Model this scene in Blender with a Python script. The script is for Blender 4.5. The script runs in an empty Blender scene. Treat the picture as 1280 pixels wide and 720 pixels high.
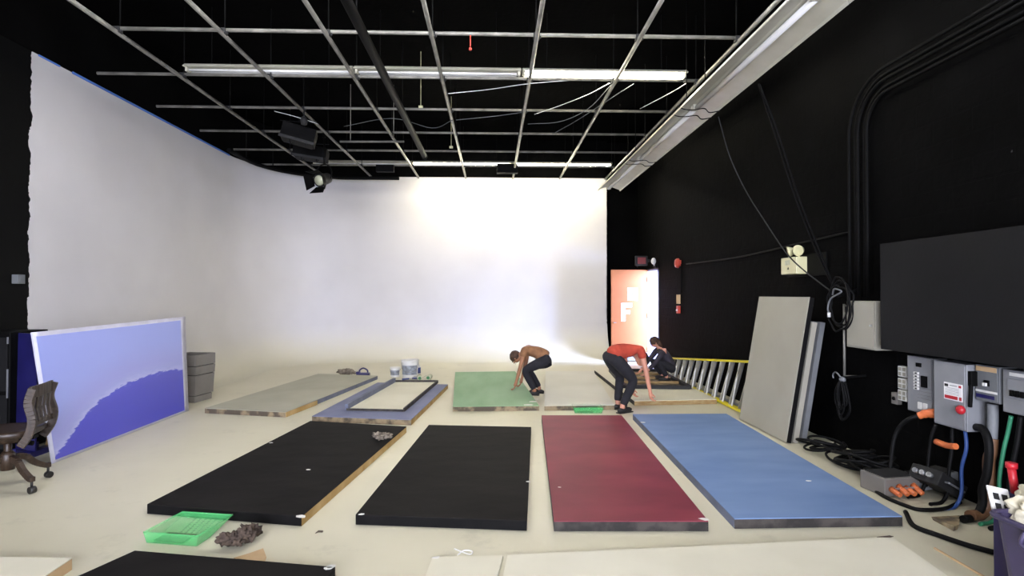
import bpy, math, random
from mathutils import Vector as V, Matrix, Euler, noise
random.seed(7)
scn = bpy.context.scene
COL = scn.collection
PI = math.pi

# ------------------------------------------------------------------ camera
H = 1.68
F = 700.0
cam_d = bpy.data.cameras.new('camera'); cam = bpy.data.objects.new('camera', cam_d); COL.objects.link(cam)
cam.location = (0, 0, H)
YAW, PITCH = math.atan(23/F), math.atan(8/F)
cam.rotation_euler = (PI/2 + PITCH, 0, -YAW)
cam_d.sensor_width = 36; cam_d.lens = 36*F/1280; cam_d.clip_start = 0.05; cam_d.clip_end = 200
scn.camera = cam
RC = Euler((PI/2 + PITCH, 0, -YAW)).to_matrix()
def ray(px, py): return RC @ V(((px-640)/F, -(py-360)/F, -1))
C0 = V((0, 0, H))
def onZ(px, py, z=0.0):
    d = ray(px, py); return C0 + d*((z-H)/d.z)
def onX(px, py, x):
    d = ray(px, py); return C0 + d*(x/d.x)
def onY(px, py, y):
    d = ray(px, py); return C0 + d*(y/d.y)

XR, XL, YB = 3.87, -5.83, 14.7
ZG, ZC = 4.73, 5.75

# ------------------------------------------------------------------ materials
def lin(c):
    if isinstance(c, str): c = tuple(int(c[i:i+2], 16) for i in (0, 2, 4))
    o = []
    for v in c[:3]:
        v = v/255
        o.append(v/12.92 if v <= .04045 else ((v+.055)/1.055)**2.4)
    return (*o, 1)
def nodes_of(m): return m.node_tree.nodes, m.node_tree.links
def mat(name, c, rough=.6, metal=0, c2=None, scale=6, bump=0, bscale=None, lo=.35, hi=.65, stretch=(1, 1, 1), detail=6, spec=.5):
    m = bpy.data.materials.new(name); m.use_nodes = True
    n, l = nodes_of(m); b = n['Principled BSDF']
    b.inputs['Base Color'].default_value = lin(c); b.inputs['Roughness'].default_value = rough
    b.inputs['Metallic'].default_value = metal; b.inputs['Specular IOR Level'].default_value = spec
    tc = n.new('ShaderNodeTexCoord'); mp = n.new('ShaderNodeMapping'); mp.inputs['Scale'].default_value = stretch
    l.new(tc.outputs['Object'], mp.inputs['Vector'])
    nz = n.new('ShaderNodeTexNoise'); nz.inputs['Scale'].default_value = scale; nz.inputs['Detail'].default_value = detail
    l.new(mp.outputs[0], nz.inputs['Vector'])
    if c2 is None:
        r = lin(c); c2l = tuple(v*.86 for v in r[:3])+(1,)
    else: c2l = lin(c2)
    cr = n.new('ShaderNodeValToRGB'); cr.color_ramp.elements[0].position = lo; cr.color_ramp.elements[1].position = hi
    cr.color_ramp.elements[0].color = c2l; cr.color_ramp.elements[1].color = lin(c)
    l.new(nz.outputs['Fac'], cr.inputs['Fac']); l.new(cr.outputs[0], b.inputs['Base Color'])
    if bump:
        n2 = n.new('ShaderNodeTexNoise'); n2.inputs['Scale'].default_value = bscale or scale*6; n2.inputs['Detail'].default_value = 8
        l.new(tc.outputs['Object'], n2.inputs['Vector'])
        bp = n.new('ShaderNodeBump'); bp.inputs['Strength'].default_value = bump; bp.inputs['Distance'].default_value = .01
        l.new(n2.outputs['Fac'], bp.inputs['Height']); l.new(bp.outputs[0], b.inputs['Normal'])
    return m
def emit(name, c, s):
    m = bpy.data.materials.new(name); m.use_nodes = True
    n, l = nodes_of(m); b = n['Principled BSDF']
    b.inputs['Base Color'].default_value = (.9, .9, .9, 1)
    b.inputs['Emission Color'].default_value = lin(c); b.inputs['Emission Strength'].default_value = s
    return m

M = {}
def MM(k, *a, **kw): M[k] = mat(k, *a, **kw)
MM('black_paint', '060606', .9, c2='030303', scale=1.2, bump=.5, bscale=30, spec=.03)
MM('ceiling_black', '050505', .95, c2='020202', scale=1.5, bump=.5, bscale=12, spec=.02)
MM('board_black', '161617', .7, c2='131314', scale=2, bump=.15, bscale=40, spec=.15)
MM('black_metal', '0a0a0a', .6, c2='060606', scale=8, spec=.07)
MM('black_rubber', '0d0d0d', .6, c2='080808', scale=10, spec=.15)
MM('galvanised', '8f8d85', .5, .3, c2='6c6a63', scale=5)
MM('white_enamel', 'bfbdae', .4, 0, c2='b2b0a0', scale=3)
MM('tube_off', 'd9dad8', .25, 0, c2='d0d0cd', scale=3)
MM('grey_enamel', '85878a', .4, .1, c2='7b7d80', scale=4)
MM('dark_grey', '2c2c2c', .6, 0, c2='242424', scale=5, spec=.2)
MM('light_grey_panel', '9c998c', .6, 0, c2='949183', scale=1.5, spec=.3)
MM('mid_grey', '6d7072', .6, 0, c2='606365', scale=3)
MM('wood_edge', 'a08a60', .7, 0, c2='86683c', scale=9, stretch=(1, 1, 4))
MM('pine_edge', 'b59c6e', .8, 0, c2='9c7f4e', scale=5, spec=.1)
MM('mottled_edge', '8c7c60', .8, 0, c2='4c4336', scale=7, lo=.42, hi=.58)
MM('dark_edge', '3c3732', .8, 0, c2='1d1a17', scale=9, lo=.4, hi=.6)
MM('black_edge', '0e0d0d', .8, 0, c2='070707', scale=9, spec=.15)
MM('flat_black', '1e1c1a', .75, 0, c2='171514', scale=1.6, bump=.25, bscale=9, stretch=(1, 3, 1), spec=.08)
MM('flat_beige', 'aaa896', .65, 0, c2='a09e8c', scale=1.4, spec=.15)
MM('flat_slate', '787c94', .65, 0, c2='6c7088', scale=2, spec=.15)
MM('flat_green', '8ba885', .6, 0, c2='7a9a76', scale=1.3, stretch=(2, .5, 1), spec=.15)
MM('flat_maroon', '7c3540', .5, 0, c2='6a2a36', scale=1.1, stretch=(1, 2, 1), spec=.15)
MM('flat_blue', '7188ac', .55, 0, c2='647ca2', scale=1.2, stretch=(1, 3, 1), spec=.15)
MM('flat_white', 'cfcdc1', .6, 0, c2='c5c3b6', scale=1.0, spec=.15)
MM('flat_cream', 'd6d2be', .65, 0, c2='cdc9b4', scale=1.3, spec=.15)
MM('slate_side', '666c80', .7, 0, c2='555a6c', scale=5)
MM('paint_chip', 'dcdbd2', .7)
MM('kraft', 'c6a982', .8, 0, c2='b89a72', scale=5)
MM('bin_grey', '77736d', .5, 0, c2='6c6862', scale=3)
MM('bin_shade', '262422', .7)
MM('purple_plastic', '3a3350', .4, 0, c2='332c48', scale=4)
MM('indigo_plastic', '241a52', .5)
MM('bucket_white', 'dcdcd8', .4, 0, c2='d2d2cf', scale=5)
MM('bucket_label', '8f959c', .5, 0, c2='74797f', scale=14, lo=.45, hi=.55)
MM('label_blue', '3b4a86', .5)
MM('green_dark', '3a7d4a', .5)
MM('rag_brown', '57493c', .95, 0, c2='3a2f27', scale=16, bump=.8, bscale=60)
MM('rag_grey', '8a8070', .95, 0, c2='5d5448', scale=18, bump=.8, bscale=60)
MM('roller_nap', 'c9cbb2', .95, 0, c2='a8ab90', scale=18, bump=.6)
MM('wood_dark', '3a2c20', .45, 0, c2='251a12', scale=7, stretch=(4, 4, 1))
MM('caster_black', '1a1817', .4)
MM('yellow_fibre', 'e3d21f', .4, 0, c2='d2c018', scale=5)
MM('aluminium', 'b6b8ba', .35, .7, c2='a2a4a6', scale=6)
MM('cream_plastic', 'd9d6ac', .4, 0, c2='cfcb9f', scale=5)
MM('lens', 'b9bca0', .15)
MM('red_plastic', 'b0202a', .4)
MM('fire_red', 'c04434', .4)
MM('exit_red', '7c3030', .4)
MM('outlet_white', 'd9d9d4', .4)
MM('orange_rubber', 'd0713e', .5, 0, c2='b85c30', scale=12)
MM('green_cable', '2c7a58', .5)
MM('blue_cable', '2b4a86', .5)
MM('tape_blue', '4f78c8', .6)
MM('door_orange', '90562f', .6, 0, c2='854d28', scale=1.5, spec=.2)
MM('sign_white', 'eeeeec', .5)
MM('concrete', 'a09f9c', .8, 0, c2='8d8c89', scale=3)
MM('skin_a', '9a6a4c', .55, 0, c2='8c5d42', scale=10)
MM('skin_b', 'c98f78', .55, 0, c2='bd826b', scale=10)
MM('cloth_brown', '8a6243', .9, 0, c2='6e4b32', scale=9, bump=.4, bscale=25)
MM('cloth_red', 'b5442f', .9, 0, c2='9c3726', scale=9, bump=.4, bscale=25)
MM('cloth_dark', '1c1b22', .9, 0, c2='131218', scale=9, bump=.4, bscale=25)
MM('cloth_grey', '34303a', .9, 0, c2='27232c', scale=9, bump=.4, bscale=25)
MM('cloth_pink', 'b78d92', .9, 0, c2='a37a80', scale=9)
MM('hair_brown', '4a3122', .8, 0, c2='2c1c13', scale=20)
MM('hair_dark', '1c1613', .8, 0, c2='120e0c', scale=20)
MM('shoe', '1c1a19', .7)
MM('eye', 'e8e6e0', .3)
MM('cream_cloth', 'd8d2bb', .9, 0, c2='c4bda3', scale=12)
MM('brown_hose', '6a4a30', .6)
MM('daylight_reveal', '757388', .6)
M['tube_lit'] = emit('tube_lit', 'fff6dc', 24); M['tube_fill'] = emit('tube_fill', 'f8f7ff', 28)  # the second glow serves only the added unseen battens

# white cyclorama, cool-white paint ending in a ragged brushed edge on the left
m = mat('cyc_paint', 'cbc9c9', .65, 0, c2='c4c2c2', scale=.8, spec=.1); M['cyc'] = m
n, l = nodes_of(m); b = n['Principled BSDF']; base = b.inputs['Base Color'].links[0].from_socket
tc = n.new('ShaderNodeTexCoord'); sp = n.new('ShaderNodeSeparateXYZ'); l.new(tc.outputs['Object'], sp.inputs[0])
nz = n.new('ShaderNodeTexNoise'); nz.inputs['Scale'].default_value = 7; nz.inputs['Detail'].default_value = 10; l.new(tc.outputs['Object'], nz.inputs['Vector'])
ma = n.new('ShaderNodeMath'); ma.operation = 'MULTIPLY_ADD'; ma.inputs[1].default_value = .16; l.new(nz.outputs['Fac'], ma.inputs[0]); l.new(sp.outputs['Y'], ma.inputs[2])
gt = n.new('ShaderNodeMath'); gt.operation = 'GREATER_THAN'; gt.inputs[1].default_value = onX(37, 250, XL).y+.08; l.new(ma.outputs[0], gt.inputs[0])
mx = n.new('ShaderNodeMix'); mx.data_type = 'RGBA'; mx.inputs['A'].default_value = lin('050505'); l.new(gt.outputs[0], mx.inputs['Factor']); l.new(base, mx.inputs['B'])
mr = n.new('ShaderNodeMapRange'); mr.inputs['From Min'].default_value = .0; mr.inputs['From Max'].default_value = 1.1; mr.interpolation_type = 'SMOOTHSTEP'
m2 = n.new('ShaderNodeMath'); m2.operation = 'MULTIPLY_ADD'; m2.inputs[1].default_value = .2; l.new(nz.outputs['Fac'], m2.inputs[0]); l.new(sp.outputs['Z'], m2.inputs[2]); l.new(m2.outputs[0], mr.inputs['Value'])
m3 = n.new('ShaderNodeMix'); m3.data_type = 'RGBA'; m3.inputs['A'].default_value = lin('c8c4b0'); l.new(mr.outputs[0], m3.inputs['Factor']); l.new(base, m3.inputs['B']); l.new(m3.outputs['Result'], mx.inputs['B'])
l.new(mx.outputs['Result'], b.inputs['Base Color'])

# painted floor with scuffs
m = mat('floor_paint', 'cac5ad', .5, 0, c2='c2bda4', scale=.7, bump=.12, bscale=5); M['floor'] = m
n, l = nodes_of(m); b = n['Principled BSDF']; base = b.inputs['Base Color'].links[0].from_socket
tc = n.new('ShaderNodeTexCoord'); nz = n.new('ShaderNodeTexNoise'); nz.inputs['Scale'].default_value = 2.2; nz.inputs['Detail'].default_value = 12; nz.inputs['Roughness'].default_value = .7
l.new(tc.outputs['Object'], nz.inputs['Vector'])
cr = n.new('ShaderNodeValToRGB'); cr.color_ramp.elements[0].position = .30; cr.color_ramp.elements[0].color = (.55, .55, .55, 1); cr.color_ramp.elements[1].position = .42; cr.color_ramp.elements[1].color = (1, 1, 1, 1)
l.new(nz.outputs['Fac'], cr.inputs['Fac'])
mx = n.new('ShaderNodeMix'); mx.data_type = 'RGBA'; mx.blend_type = 'MULTIPLY'; mx.inputs['Factor'].default_value = .35
l.new(base, mx.inputs['A']); l.new(cr.outputs[0], mx.inputs['B']); l.new(mx.outputs['Result'], b.inputs['Base Color'])

# black painted masonry on the right wall
m = mat('masonry_black', '070707', .75, 0, c2='030303', scale=1.4, spec=.035); M['masonry'] = m
n, l = nodes_of(m); b = n['Principled BSDF']
tc = n.new('ShaderNodeTexCoord'); mp = n.new('ShaderNodeMapping'); mp.inputs['Rotation'].default_value = (0, PI/2, PI/2); l.new(tc.outputs['Object'], mp.inputs['Vector'])
sp = n.new('ShaderNodeSeparateXYZ'); l.new(tc.outputs['Object'], sp.inputs[0]); cb = n.new('ShaderNodeCombineXYZ')
l.new(sp.outputs['Y'], cb.inputs['X']); l.new(sp.outputs['Z'], cb.inputs['Y'])
br = n.new('ShaderNodeTexBrick'); br.inputs['Scale'].default_value = 1; br.inputs['Brick Width'].default_value = .4; br.inputs['Row Height'].default_value = .2; br.inputs['Mortar Size'].default_value = .012
l.new(cb.outputs[0], br.inputs['Vector'])
nz = n.new('ShaderNodeTexNoise'); nz.inputs['Scale'].default_value = 9; nz.inputs['Detail'].default_value = 10; l.new(tc.outputs['Object'], nz.inputs['Vector'])
ad = n.new('ShaderNodeMath'); ad.operation = 'MULTIPLY_ADD'; ad.inputs[1].default_value = -.5; l.new(br.outputs['Fac'], ad.inputs[0]); l.new(nz.outputs['Fac'], ad.inputs[2])
bp = n.new('ShaderNodeBump'); bp.inputs['Strength'].default_value = .6; bp.inputs['Distance'].default_value = .012; l.new(ad.outputs[0], bp.inputs['Height']); l.new(bp.outputs[0], b.inputs['Normal'])
base = b.inputs['Base Color'].links[0].from_socket
vo = n.new('ShaderNodeTexNoise'); vo.inputs['Scale'].default_value = 14; vo.inputs['Detail'].default_value = 3; l.new(tc.outputs['Object'], vo.inputs['Vector'])
lt = n.new('ShaderNodeMath'); lt.operation = 'GREATER_THAN'; lt.inputs[1].default_value = .79; l.new(vo.outputs['Fac'], lt.inputs[0])
mx = n.new('ShaderNodeMix'); mx.data_type = 'RGBA'; mx.inputs['B'].default_value = lin('3a3a39'); l.new(lt.outputs[0], mx.inputs['Factor']); l.new(base, mx.inputs['A']); l.new(mx.outputs['Result'], b.inputs['Base Color'])

# clear green plastic
m = bpy.data.materials.new('green_plastic'); m.use_nodes = True; n, l = nodes_of(m); b = n['Principled BSDF']
b.inputs['Base Color'].default_value = lin('62cf7c'); b.inputs['Roughness'].default_value = .12; b.inputs['Alpha'].default_value = .28; M['green_plastic'] = m

# blue sheet: light film with a wide saturated swathe below a curved edge
m = bpy.data.materials.new('blue_film'); m.use_nodes = True; n, l = nodes_of(m); b = n['Principled BSDF']; b.inputs['Roughness'].default_value = .3
tc = n.new('ShaderNodeTexCoord'); sp = n.new('ShaderNodeSeparateXYZ'); l.new(tc.outputs['UV'], sp.inputs[0])
fc = n.new('ShaderNodeFloatCurve'); l.new(sp.outputs['X'], fc.inputs['Value'])
cu = fc.mapping.curves[0]; pts = [(0, .02), (.1, .14), (.2, .27), (.36, .39), (.53, .455), (.72, .475), (1, .46)]
cu.points[0].location = pts[0]; cu.points[1].location = pts[-1]
for p in pts[1:-1]: cu.points.new(*p)
fc.mapping.update()
mp = n.new('ShaderNodeMapping'); mp.inputs['Scale'].default_value = (5, 11, 1); mp.inputs['Rotation'].default_value = (0, 0, -.55); l.new(tc.outputs['UV'], mp.inputs['Vector'])
nz = n.new('ShaderNodeTexNoise'); nz.inputs['Scale'].default_value = 2.5; nz.inputs['Detail'].default_value = 10; nz.inputs['Roughness'].default_value = .75; l.new(mp.outputs[0], nz.inputs['Vector'])
su = n.new('ShaderNodeMath'); su.operation = 'SUBTRACT'; l.new(sp.outputs['Y'], su.inputs[0]); l.new(fc.outputs[0], su.inputs[1])
ma = n.new('ShaderNodeMath'); ma.operation = 'MULTIPLY_ADD'; ma.inputs[1].default_value = .15; l.new(nz.outputs['Fac'], ma.inputs[0]); l.new(su.outputs[0], ma.inputs[2])
cr = n.new('ShaderNodeValToRGB'); e = cr.color_ramp.elements
e[0].position = 0; e[0].color = lin('4a4ab4'); e[1].position = 1; e[1].color = lin('8f9ad6')
for p, c in ((.05, '4c4cb6'), (.075, '4e50b8'), (.08, 'a8abd8'), (.13, '989cd0'), (.2, '9498d0'), (.4, '929cd6')):
    x = e.new(p); x.color = lin(c)
l.new(ma.outputs[0], cr.inputs['Fac']); l.new(cr.outputs[0], b.inputs['Base Color']); M['blue_film'] = m
MM('film_border', 'c4c4d4', .4)
MM('film_dark', '22205a', .3, 0, c2='1a1846', scale=3)

# ------------------------------------------------------------------ mesh builder
def smooth_path(pts, n=6):
    pts = [V(p) for p in pts]
    if len(pts) < 3: return pts
    P = [pts[0]*2-pts[1]] + pts + [pts[-1]*2-pts[-2]]; out = []
    for i in range(1, len(P)-2):
        a, b, c, d = P[i-1:i+3]
        for k in range(n):
            t = k/n
            out.append(.5*((2*b)+(c-a)*t+(2*a-5*b+4*c-d)*t*t+(3*b-a-3*c+d)*t**3))
    out.append(pts[-1]); return out
class MB:
    def __init__(s): s.v = []; s.f = []; s.m = []; s.s = []; s.uv = {}
    def face(s, idx, mi=0, sm=False): s.f.append(tuple(idx)); s.m.append(mi); s.s.append(sm)
    def add(s, vs, fs, mi=0, sm=False, X=None):
        o = len(s.v)
        for p in vs: s.v.append((X @ V(p)) if X else V(p))
        for f in fs: s.face([o+i for i in f], mi, sm)
        return s
    def box(s, c, d, X=None, mi=0):
        c = V(c); h = V(d)/2
        vs = [c+V((x*h.x, y*h.y, z*h.z)) for x in (-1, 1) for y in (-1, 1) for z in (-1, 1)]
        return s.add(vs, [(0, 1, 3, 2), (4, 6, 7, 5), (0, 4, 5, 1), (2, 3, 7, 6), (0, 2, 6, 4), (1, 5, 7, 3)], mi, False, X)
    def bar(s, a, b, w, h, up=(0, 0, 1), mi=0):
        a, b = V(a), V(b); d = (b-a); L = d.length; d.normalize(); up = V(up)
        x = d.cross(up).normalized(); z = x.cross(d)
        X = Matrix((( x.x, d.x, z.x, 0), (x.y, d.y, z.y, 0), (x.z, d.z, z.z, 0), (0, 0, 0, 1))); X.translation = (a+b)/2
        return s.box((0, 0, 0), (w, L, h), X, mi)
    def hexa(s, bot, top, mi=0, sides=None):
        # bot/top quads in same order (FL, FR, NR, NL); sides: material per side far,right,near,left ; top, bottom
        o = len(s.v)
        for p in list(bot)+list(top): s.v.append(V(p))
        sides = sides or [mi]*6
        for i in range(4):
            j = (i+1) % 4; s.face((o+i, o+j, o+4+j, o+4+i), sides[i])
        s.face((o+4, o+5, o+6, o+7)[::-1][::-1], sides[4]); s.face((o+3, o+2, o+1, o), sides[5])
        return s
    def tube(s, pts, r, seg=10, mi=0, cap=True, closed=False):
        pts = [V(p) for p in pts]; N = len(pts); o = len(s.v)
        t0 = (pts[1]-pts[0]).normalized(); up = V((0, 0, 1)) if abs(t0.z) < .9 else V((1, 0, 0))
        u = t0.cross(up).normalized()
        for i, p in enumerate(pts):
            if i == 0: t = pts[1]-p
            elif i == N-1: t = p-pts[i-1]
            else: t = pts[i+1]-pts[i-1]
            t.normalize(); u = (u-t*u.dot(t)).normalized(); w = t.cross(u)
            rr = r[i] if isinstance(r, (list, tuple)) else r
            for k in range(seg):
                a = 2*PI*k/seg; s.v.append(p+u*math.cos(a)*rr+w*math.sin(a)*rr)
        for i in range(N-1):
            for k in range(seg):
                k2 = (k+1) % seg; s.face((o+i*seg+k, o+i*seg+k2, o+(i+1)*seg+k2, o+(i+1)*seg+k), mi, True)
        if cap:
            s.face([o+k for k in range(seg)][::-1], mi); s.face([o+(N-1)*seg+k for k in range(seg)], mi)
        return s
    def cyl(s, a, b, r, seg=16, mi=0): return s.tube([a, b], r, seg, mi)
    def lathe(s, prof, c=(0, 0, 0), seg=24, X=None, mi=0, sm=True):
        o = len(s.v); c = V(c); n = len(prof)
        for r, z in prof:
            for k in range(seg):
                a = 2*PI*k/seg; p = c+V((r*math.cos(a), r*math.sin(a), z)); s.v.append(X @ p if X else p)
        for i in range(n-1):
            for k in range(seg):
                k2 = (k+1) % seg; s.face((o+i*seg+k, o+i*seg+k2, o+(i+1)*seg+k2, o+(i+1)*seg+k), mi, sm)
        if prof[0][0] > 1e-4: s.face([o+k for k in range(seg)][::-1], mi)
        if prof[-1][0] > 1e-4: s.face([o+(n-1)*seg+k for k in range(seg)], mi)
        return s
    def ball(s, c, r, X=None, mi=0, seg=14, rings=9, wob=0, seed=0):
        r = V(r) if hasattr(r, '__len__') else V((r, r, r)); c = V(c); o = len(s.v)
        for i in range(rings+1):
            th = PI*i/rings
            for k in range(seg):
                a = 2*PI*k/seg; d = V((math.sin(th)*math.cos(a), math.sin(th)*math.sin(a), math.cos(th)))
                q = 1 + (wob*noise.noise(d*2.3+V((seed, seed*2, 0))) + wob*.5*noise.noise(d*6+V((seed, 3, 0))) if wob else 0)
                p = c+V((d.x*r.x, d.y*r.y, d.z*r.z))*q; s.v.append(X @ p if X else p)
        for i in range(rings):
            for k in range(seg):
                k2 = (k+1) % seg; s.face((o+i*seg+k, o+(i+1)*seg+k, o+(i+1)*seg+k2, o+i*seg+k2), mi, True)
        return s
    def extrude(s, poly, a, b, axis='y', mi=0, X=None):
        # poly: list of 2D points; axis: extrude direction; poly coords map to other two axes
        def P(u, w, t): return {'y': (u, t, w), 'x': (t, u, w), 'z': (u, w, t)}[axis]
        n = len(poly); vs = [P(u, w, a) for u, w in poly]+[P(u, w, b) for u, w in poly]
        fs = [(i, (i+1) % n, n+(i+1) % n, n+i) for i in range(n)]+[tuple(range(n))[::-1], tuple(range(n, 2*n))]
        return s.add(vs, fs, mi, False, X)
    def build(s, name, mats, parent=None, bevel=0, origin=None, clean=False):
        me = bpy.data.meshes.new(name); off = V(origin) if origin is not None else V((0, 0, 0))
        me.from_pydata([tuple(p-off) for p in s.v], [], s.f)
        if not isinstance(mats, (list, tuple)): mats = [mats]
        for k in mats: me.materials.append(M[k] if isinstance(k, str) else k)
        me.polygons.foreach_set('material_index', s.m); me.polygons.foreach_set('use_smooth', s.s)
        import bmesh
        bm = bmesh.new(); bm.from_mesh(me); bmesh.ops.recalc_face_normals(bm, faces=bm.faces); bm.to_mesh(me); bm.free()
        me.update()
        o = bpy.data.objects.new(name, me); COL.objects.link(o)
        if parent: o.parent = parent
        elif origin is not None: o.location = off
        if bevel:
            bv = o.modifiers.new('bevel', 'BEVEL'); bv.width = bevel; bv.segments = 2; bv.limit_method = 'ANGLE'
        return o
def tag(o, label, cat, group=None):
    o['label'] = label; o['category'] = cat
    if group: o['group'] = group
    return o
def thing(name, label, cat, loc=(0, 0, 0), rz=0, group=None):
    o = bpy.data.objects.new(name, None); COL.objects.link(o); o.location = loc; o.rotation_euler = (0, 0, rz); o.empty_display_size = .1
    return tag(o, label, cat, group)
def struct(o): o['kind'] = 'structure'; return o
def copy_tree(o, parent=None):
    c = o.copy(); COL.objects.link(c); c.parent = parent
    for ch in list(o.children): copy_tree(ch, c)
    return c

# ------------------------------------------------------------------ room
b = MB(); b.box((-1, 5.5, -.05), (16, 20, .1)); struct(b.build('floor', 'floor'))
b = MB(); b.box((-1, 5.5, ZC+.1), (16, 20, .2)); struct(b.build('ceiling', 'ceiling_black'))
# black left wall in front of and above the white sweep
b = MB(); b.box((XL-.25, 5.5, ZC/2), (.3, 20, ZC)); b.box((XL-.05, 1.2, ZC/2), (.1, 10.8, ZC)); struct(b.build('wall_left', 'black_paint'))
b = MB(); b.box((-1, YB+.37, ZC/2), (12, .3, ZC)); struct(b.build('wall_far', 'black_paint'))
# the white sweep (cyclorama): straight left wall, round corner, straight back wall, coved foot
path = []
for y in [6.6, 8, 9.5, 11, 12.4]: path.append((V((XL, y, 0)), V((1, 0, 0))))
R = 2.3; cx, cy = XL+R, YB-R
for i in range(1, 13):
    a = PI - i/12*PI/2
    path.append((V((cx+R*math.cos(a), cy+R*math.sin(a), 0)), V((-math.cos(a), -math.sin(a), 0))))
for x in [-2, -.5, 1, 2.2, 3.0]: path.append((V((x, YB, 0)), V((0, -1, 0))))
RCV = .9; prof = [(RCV*(1-math.sin(t*PI/16)), RCV*(1-math.cos(t*PI/16))+.002) for t in range(0, 9)] + [(0, 1.6), (0, 2.6), (0, 3.7), (0, 4.75)]
b = MB()
for p, nn in path:
    for o_, z in prof: b.v.append(p+nn*o_+V((0, 0, z)))
K = len(prof)
for i in range(len(path)-1):
    for k in range(K-1): b.face((i*K+k, (i+1)*K+k, (i+1)*K+k+1, i*K+k+1), 0, True)
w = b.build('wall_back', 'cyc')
b = MB()   # framing closing the free right edge of the sweep wall
b.box((3.0, YB+.1, 2.375), (.03, .2, 4.75)); struct(b.build('trim_1', 'black_paint'))
struct(w)
# upper black band over the sweep
b = MB()
ZT = 4.75
pts = [(p, nn) for p, nn in path]
for p, nn in pts:
    for z in (ZT, ZC): b.v.append(p+nn*.01+V((0, 0, z)))
for i in range(len(pts)-1): b.face((2*i, 2*i+2, 2*i+3, 2*i+1), 0, True)
struct(b.build('trim_2', 'black_paint'))
# right wall with the doorway
D0, D1, DT = 12.98, 13.92, 2.30
b = MB(); T = .24; xc = XR+T/2
b.box((xc, (-4.5+D0)/2, ZC/2), (T, D0+4.5, ZC)); b.box((xc, (D1+15.5)/2, ZC/2), (T, 15.5-D1, ZC)); b.box((xc, (D0+D1)/2, (DT+ZC)/2), (T, D1-D0, ZC-DT))
struct(b.build('wall_right', 'masonry'))
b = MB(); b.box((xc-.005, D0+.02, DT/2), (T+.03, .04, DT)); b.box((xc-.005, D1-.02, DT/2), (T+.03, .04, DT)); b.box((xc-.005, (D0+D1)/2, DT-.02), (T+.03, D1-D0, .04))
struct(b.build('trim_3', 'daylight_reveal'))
b = MB(); b.box((8.2, 13, -.06), (8.2, 14, .1)); struct(b.build('ground_outside', 'concrete'))
# rear wall behind the camera, its wide opening invented for the fill light
b = MB(); RY = -4.4
b.box((-4.9, RY, ZC/2), (2.2, .2, ZC)); b.box((3.1, RY, ZC/2), (1.8, .2, ZC)); b.box((-.8, RY, (3.9+ZC)/2), (6.2, .2, ZC-3.9))
struct(b.build('wall_rear', 'black_paint'))

# open orange door, hinged on the far jamb and standing into the room
DY = D1-.03
dl = struct(thing('door_1', '', '')); del dl['label']; del dl['category']
b = MB(); x0, x1 = 2.93, XR-.02
b.box(((x0+x1)/2, DY, .03+1.13), (x1-x0, .045, 2.27)); b.build('door_leaf', 'door_orange', dl, .003)
b = MB(); b.box(((x0+x1)/2, DY-.026, .22), (x1-x0-.04, .006, .02)); b.box(((x0+x1)/2, DY-.026, .11), (x1-x0-.04, .006, .16)); b.build('kick_plate', ['mid_grey'], dl)
b = MB(); b.cyl((x0+.06, DY-.02, .98), (x0+.06, DY-.08, .98), .012); b.bar((x0+.05, DY-.08, .98), (x0+.12, DY-.08, .98), .016, .016); b.build('door_handle', 'galvanised', dl)
for z in (.3, 1.15, 2.05):
    b = MB(); b.cyl((x1-.005, DY-.03, z-.06), (x1-.005, DY-.03, z+.06), .012); b.build('hinge', 'galvanised', dl)
# letter F and the square notice on the door
def dpt(px, py): return onY(px, py, DY-.0265)
p0, p1 = dpt(776.5, 379), dpt(790, 401.5); fx0, fx1, fz1, fz0 = p0.x, p1.x, p0.z, p1.z
b = MB(); th = .004; wd = (fx1-fx0); hh = fz1-fz0; yy = DY-.0245
b.extrude([(fx0+wd*u_, fz0+hh*v_) for u_, v_ in ((0, 0), (.38, 0), (.38, .4), (.82, .4), (.82, .6), (.38, .6), (.38, .78), (1, .78), (1, 1), (0, 1))], yy-th/2, yy+th/2, 'y')
tag(b.build('door_letter', 'sign_white', None), 'large white letter F stuck on the open orange door', 'letter')
p0, p1 = dpt(784.5, 360), dpt(797, 375.5)
nt = thing('notice', 'square white notice with a dark centre mark on the orange door', 'sign', (0, 0, 0))
b = MB(); b.box(((p0.x+p1.x)/2, yy, (p0.z+p1.z)/2), (p1.x-p0.x, th, p0.z-p1.z)); b.build('paper', 'sign_white', nt)
b = MB(); b.lathe([(.028, 0), (.028, .003)], X=Matrix.Translation((((p0.x+p1.x)/2), yy-.002, (p0.z+p1.z)/2)) @ Matrix.Rotation(PI/2, 4, 'X')); b.build('mark', 'slate_side', nt)

# blue masking tape along the top edge of the white left wall
b = MB(); b.box((XL+.012, 10.2, ZT-.004), (.012, 4.6, .03)); b.box((XL+.012, 7.5, ZT-.01), (.012, .35, .02))
tag(b.build('masking_tape', 'tape_blue'), 'blue masking tape along the top edge of the white left wall', 'tape')

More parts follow.
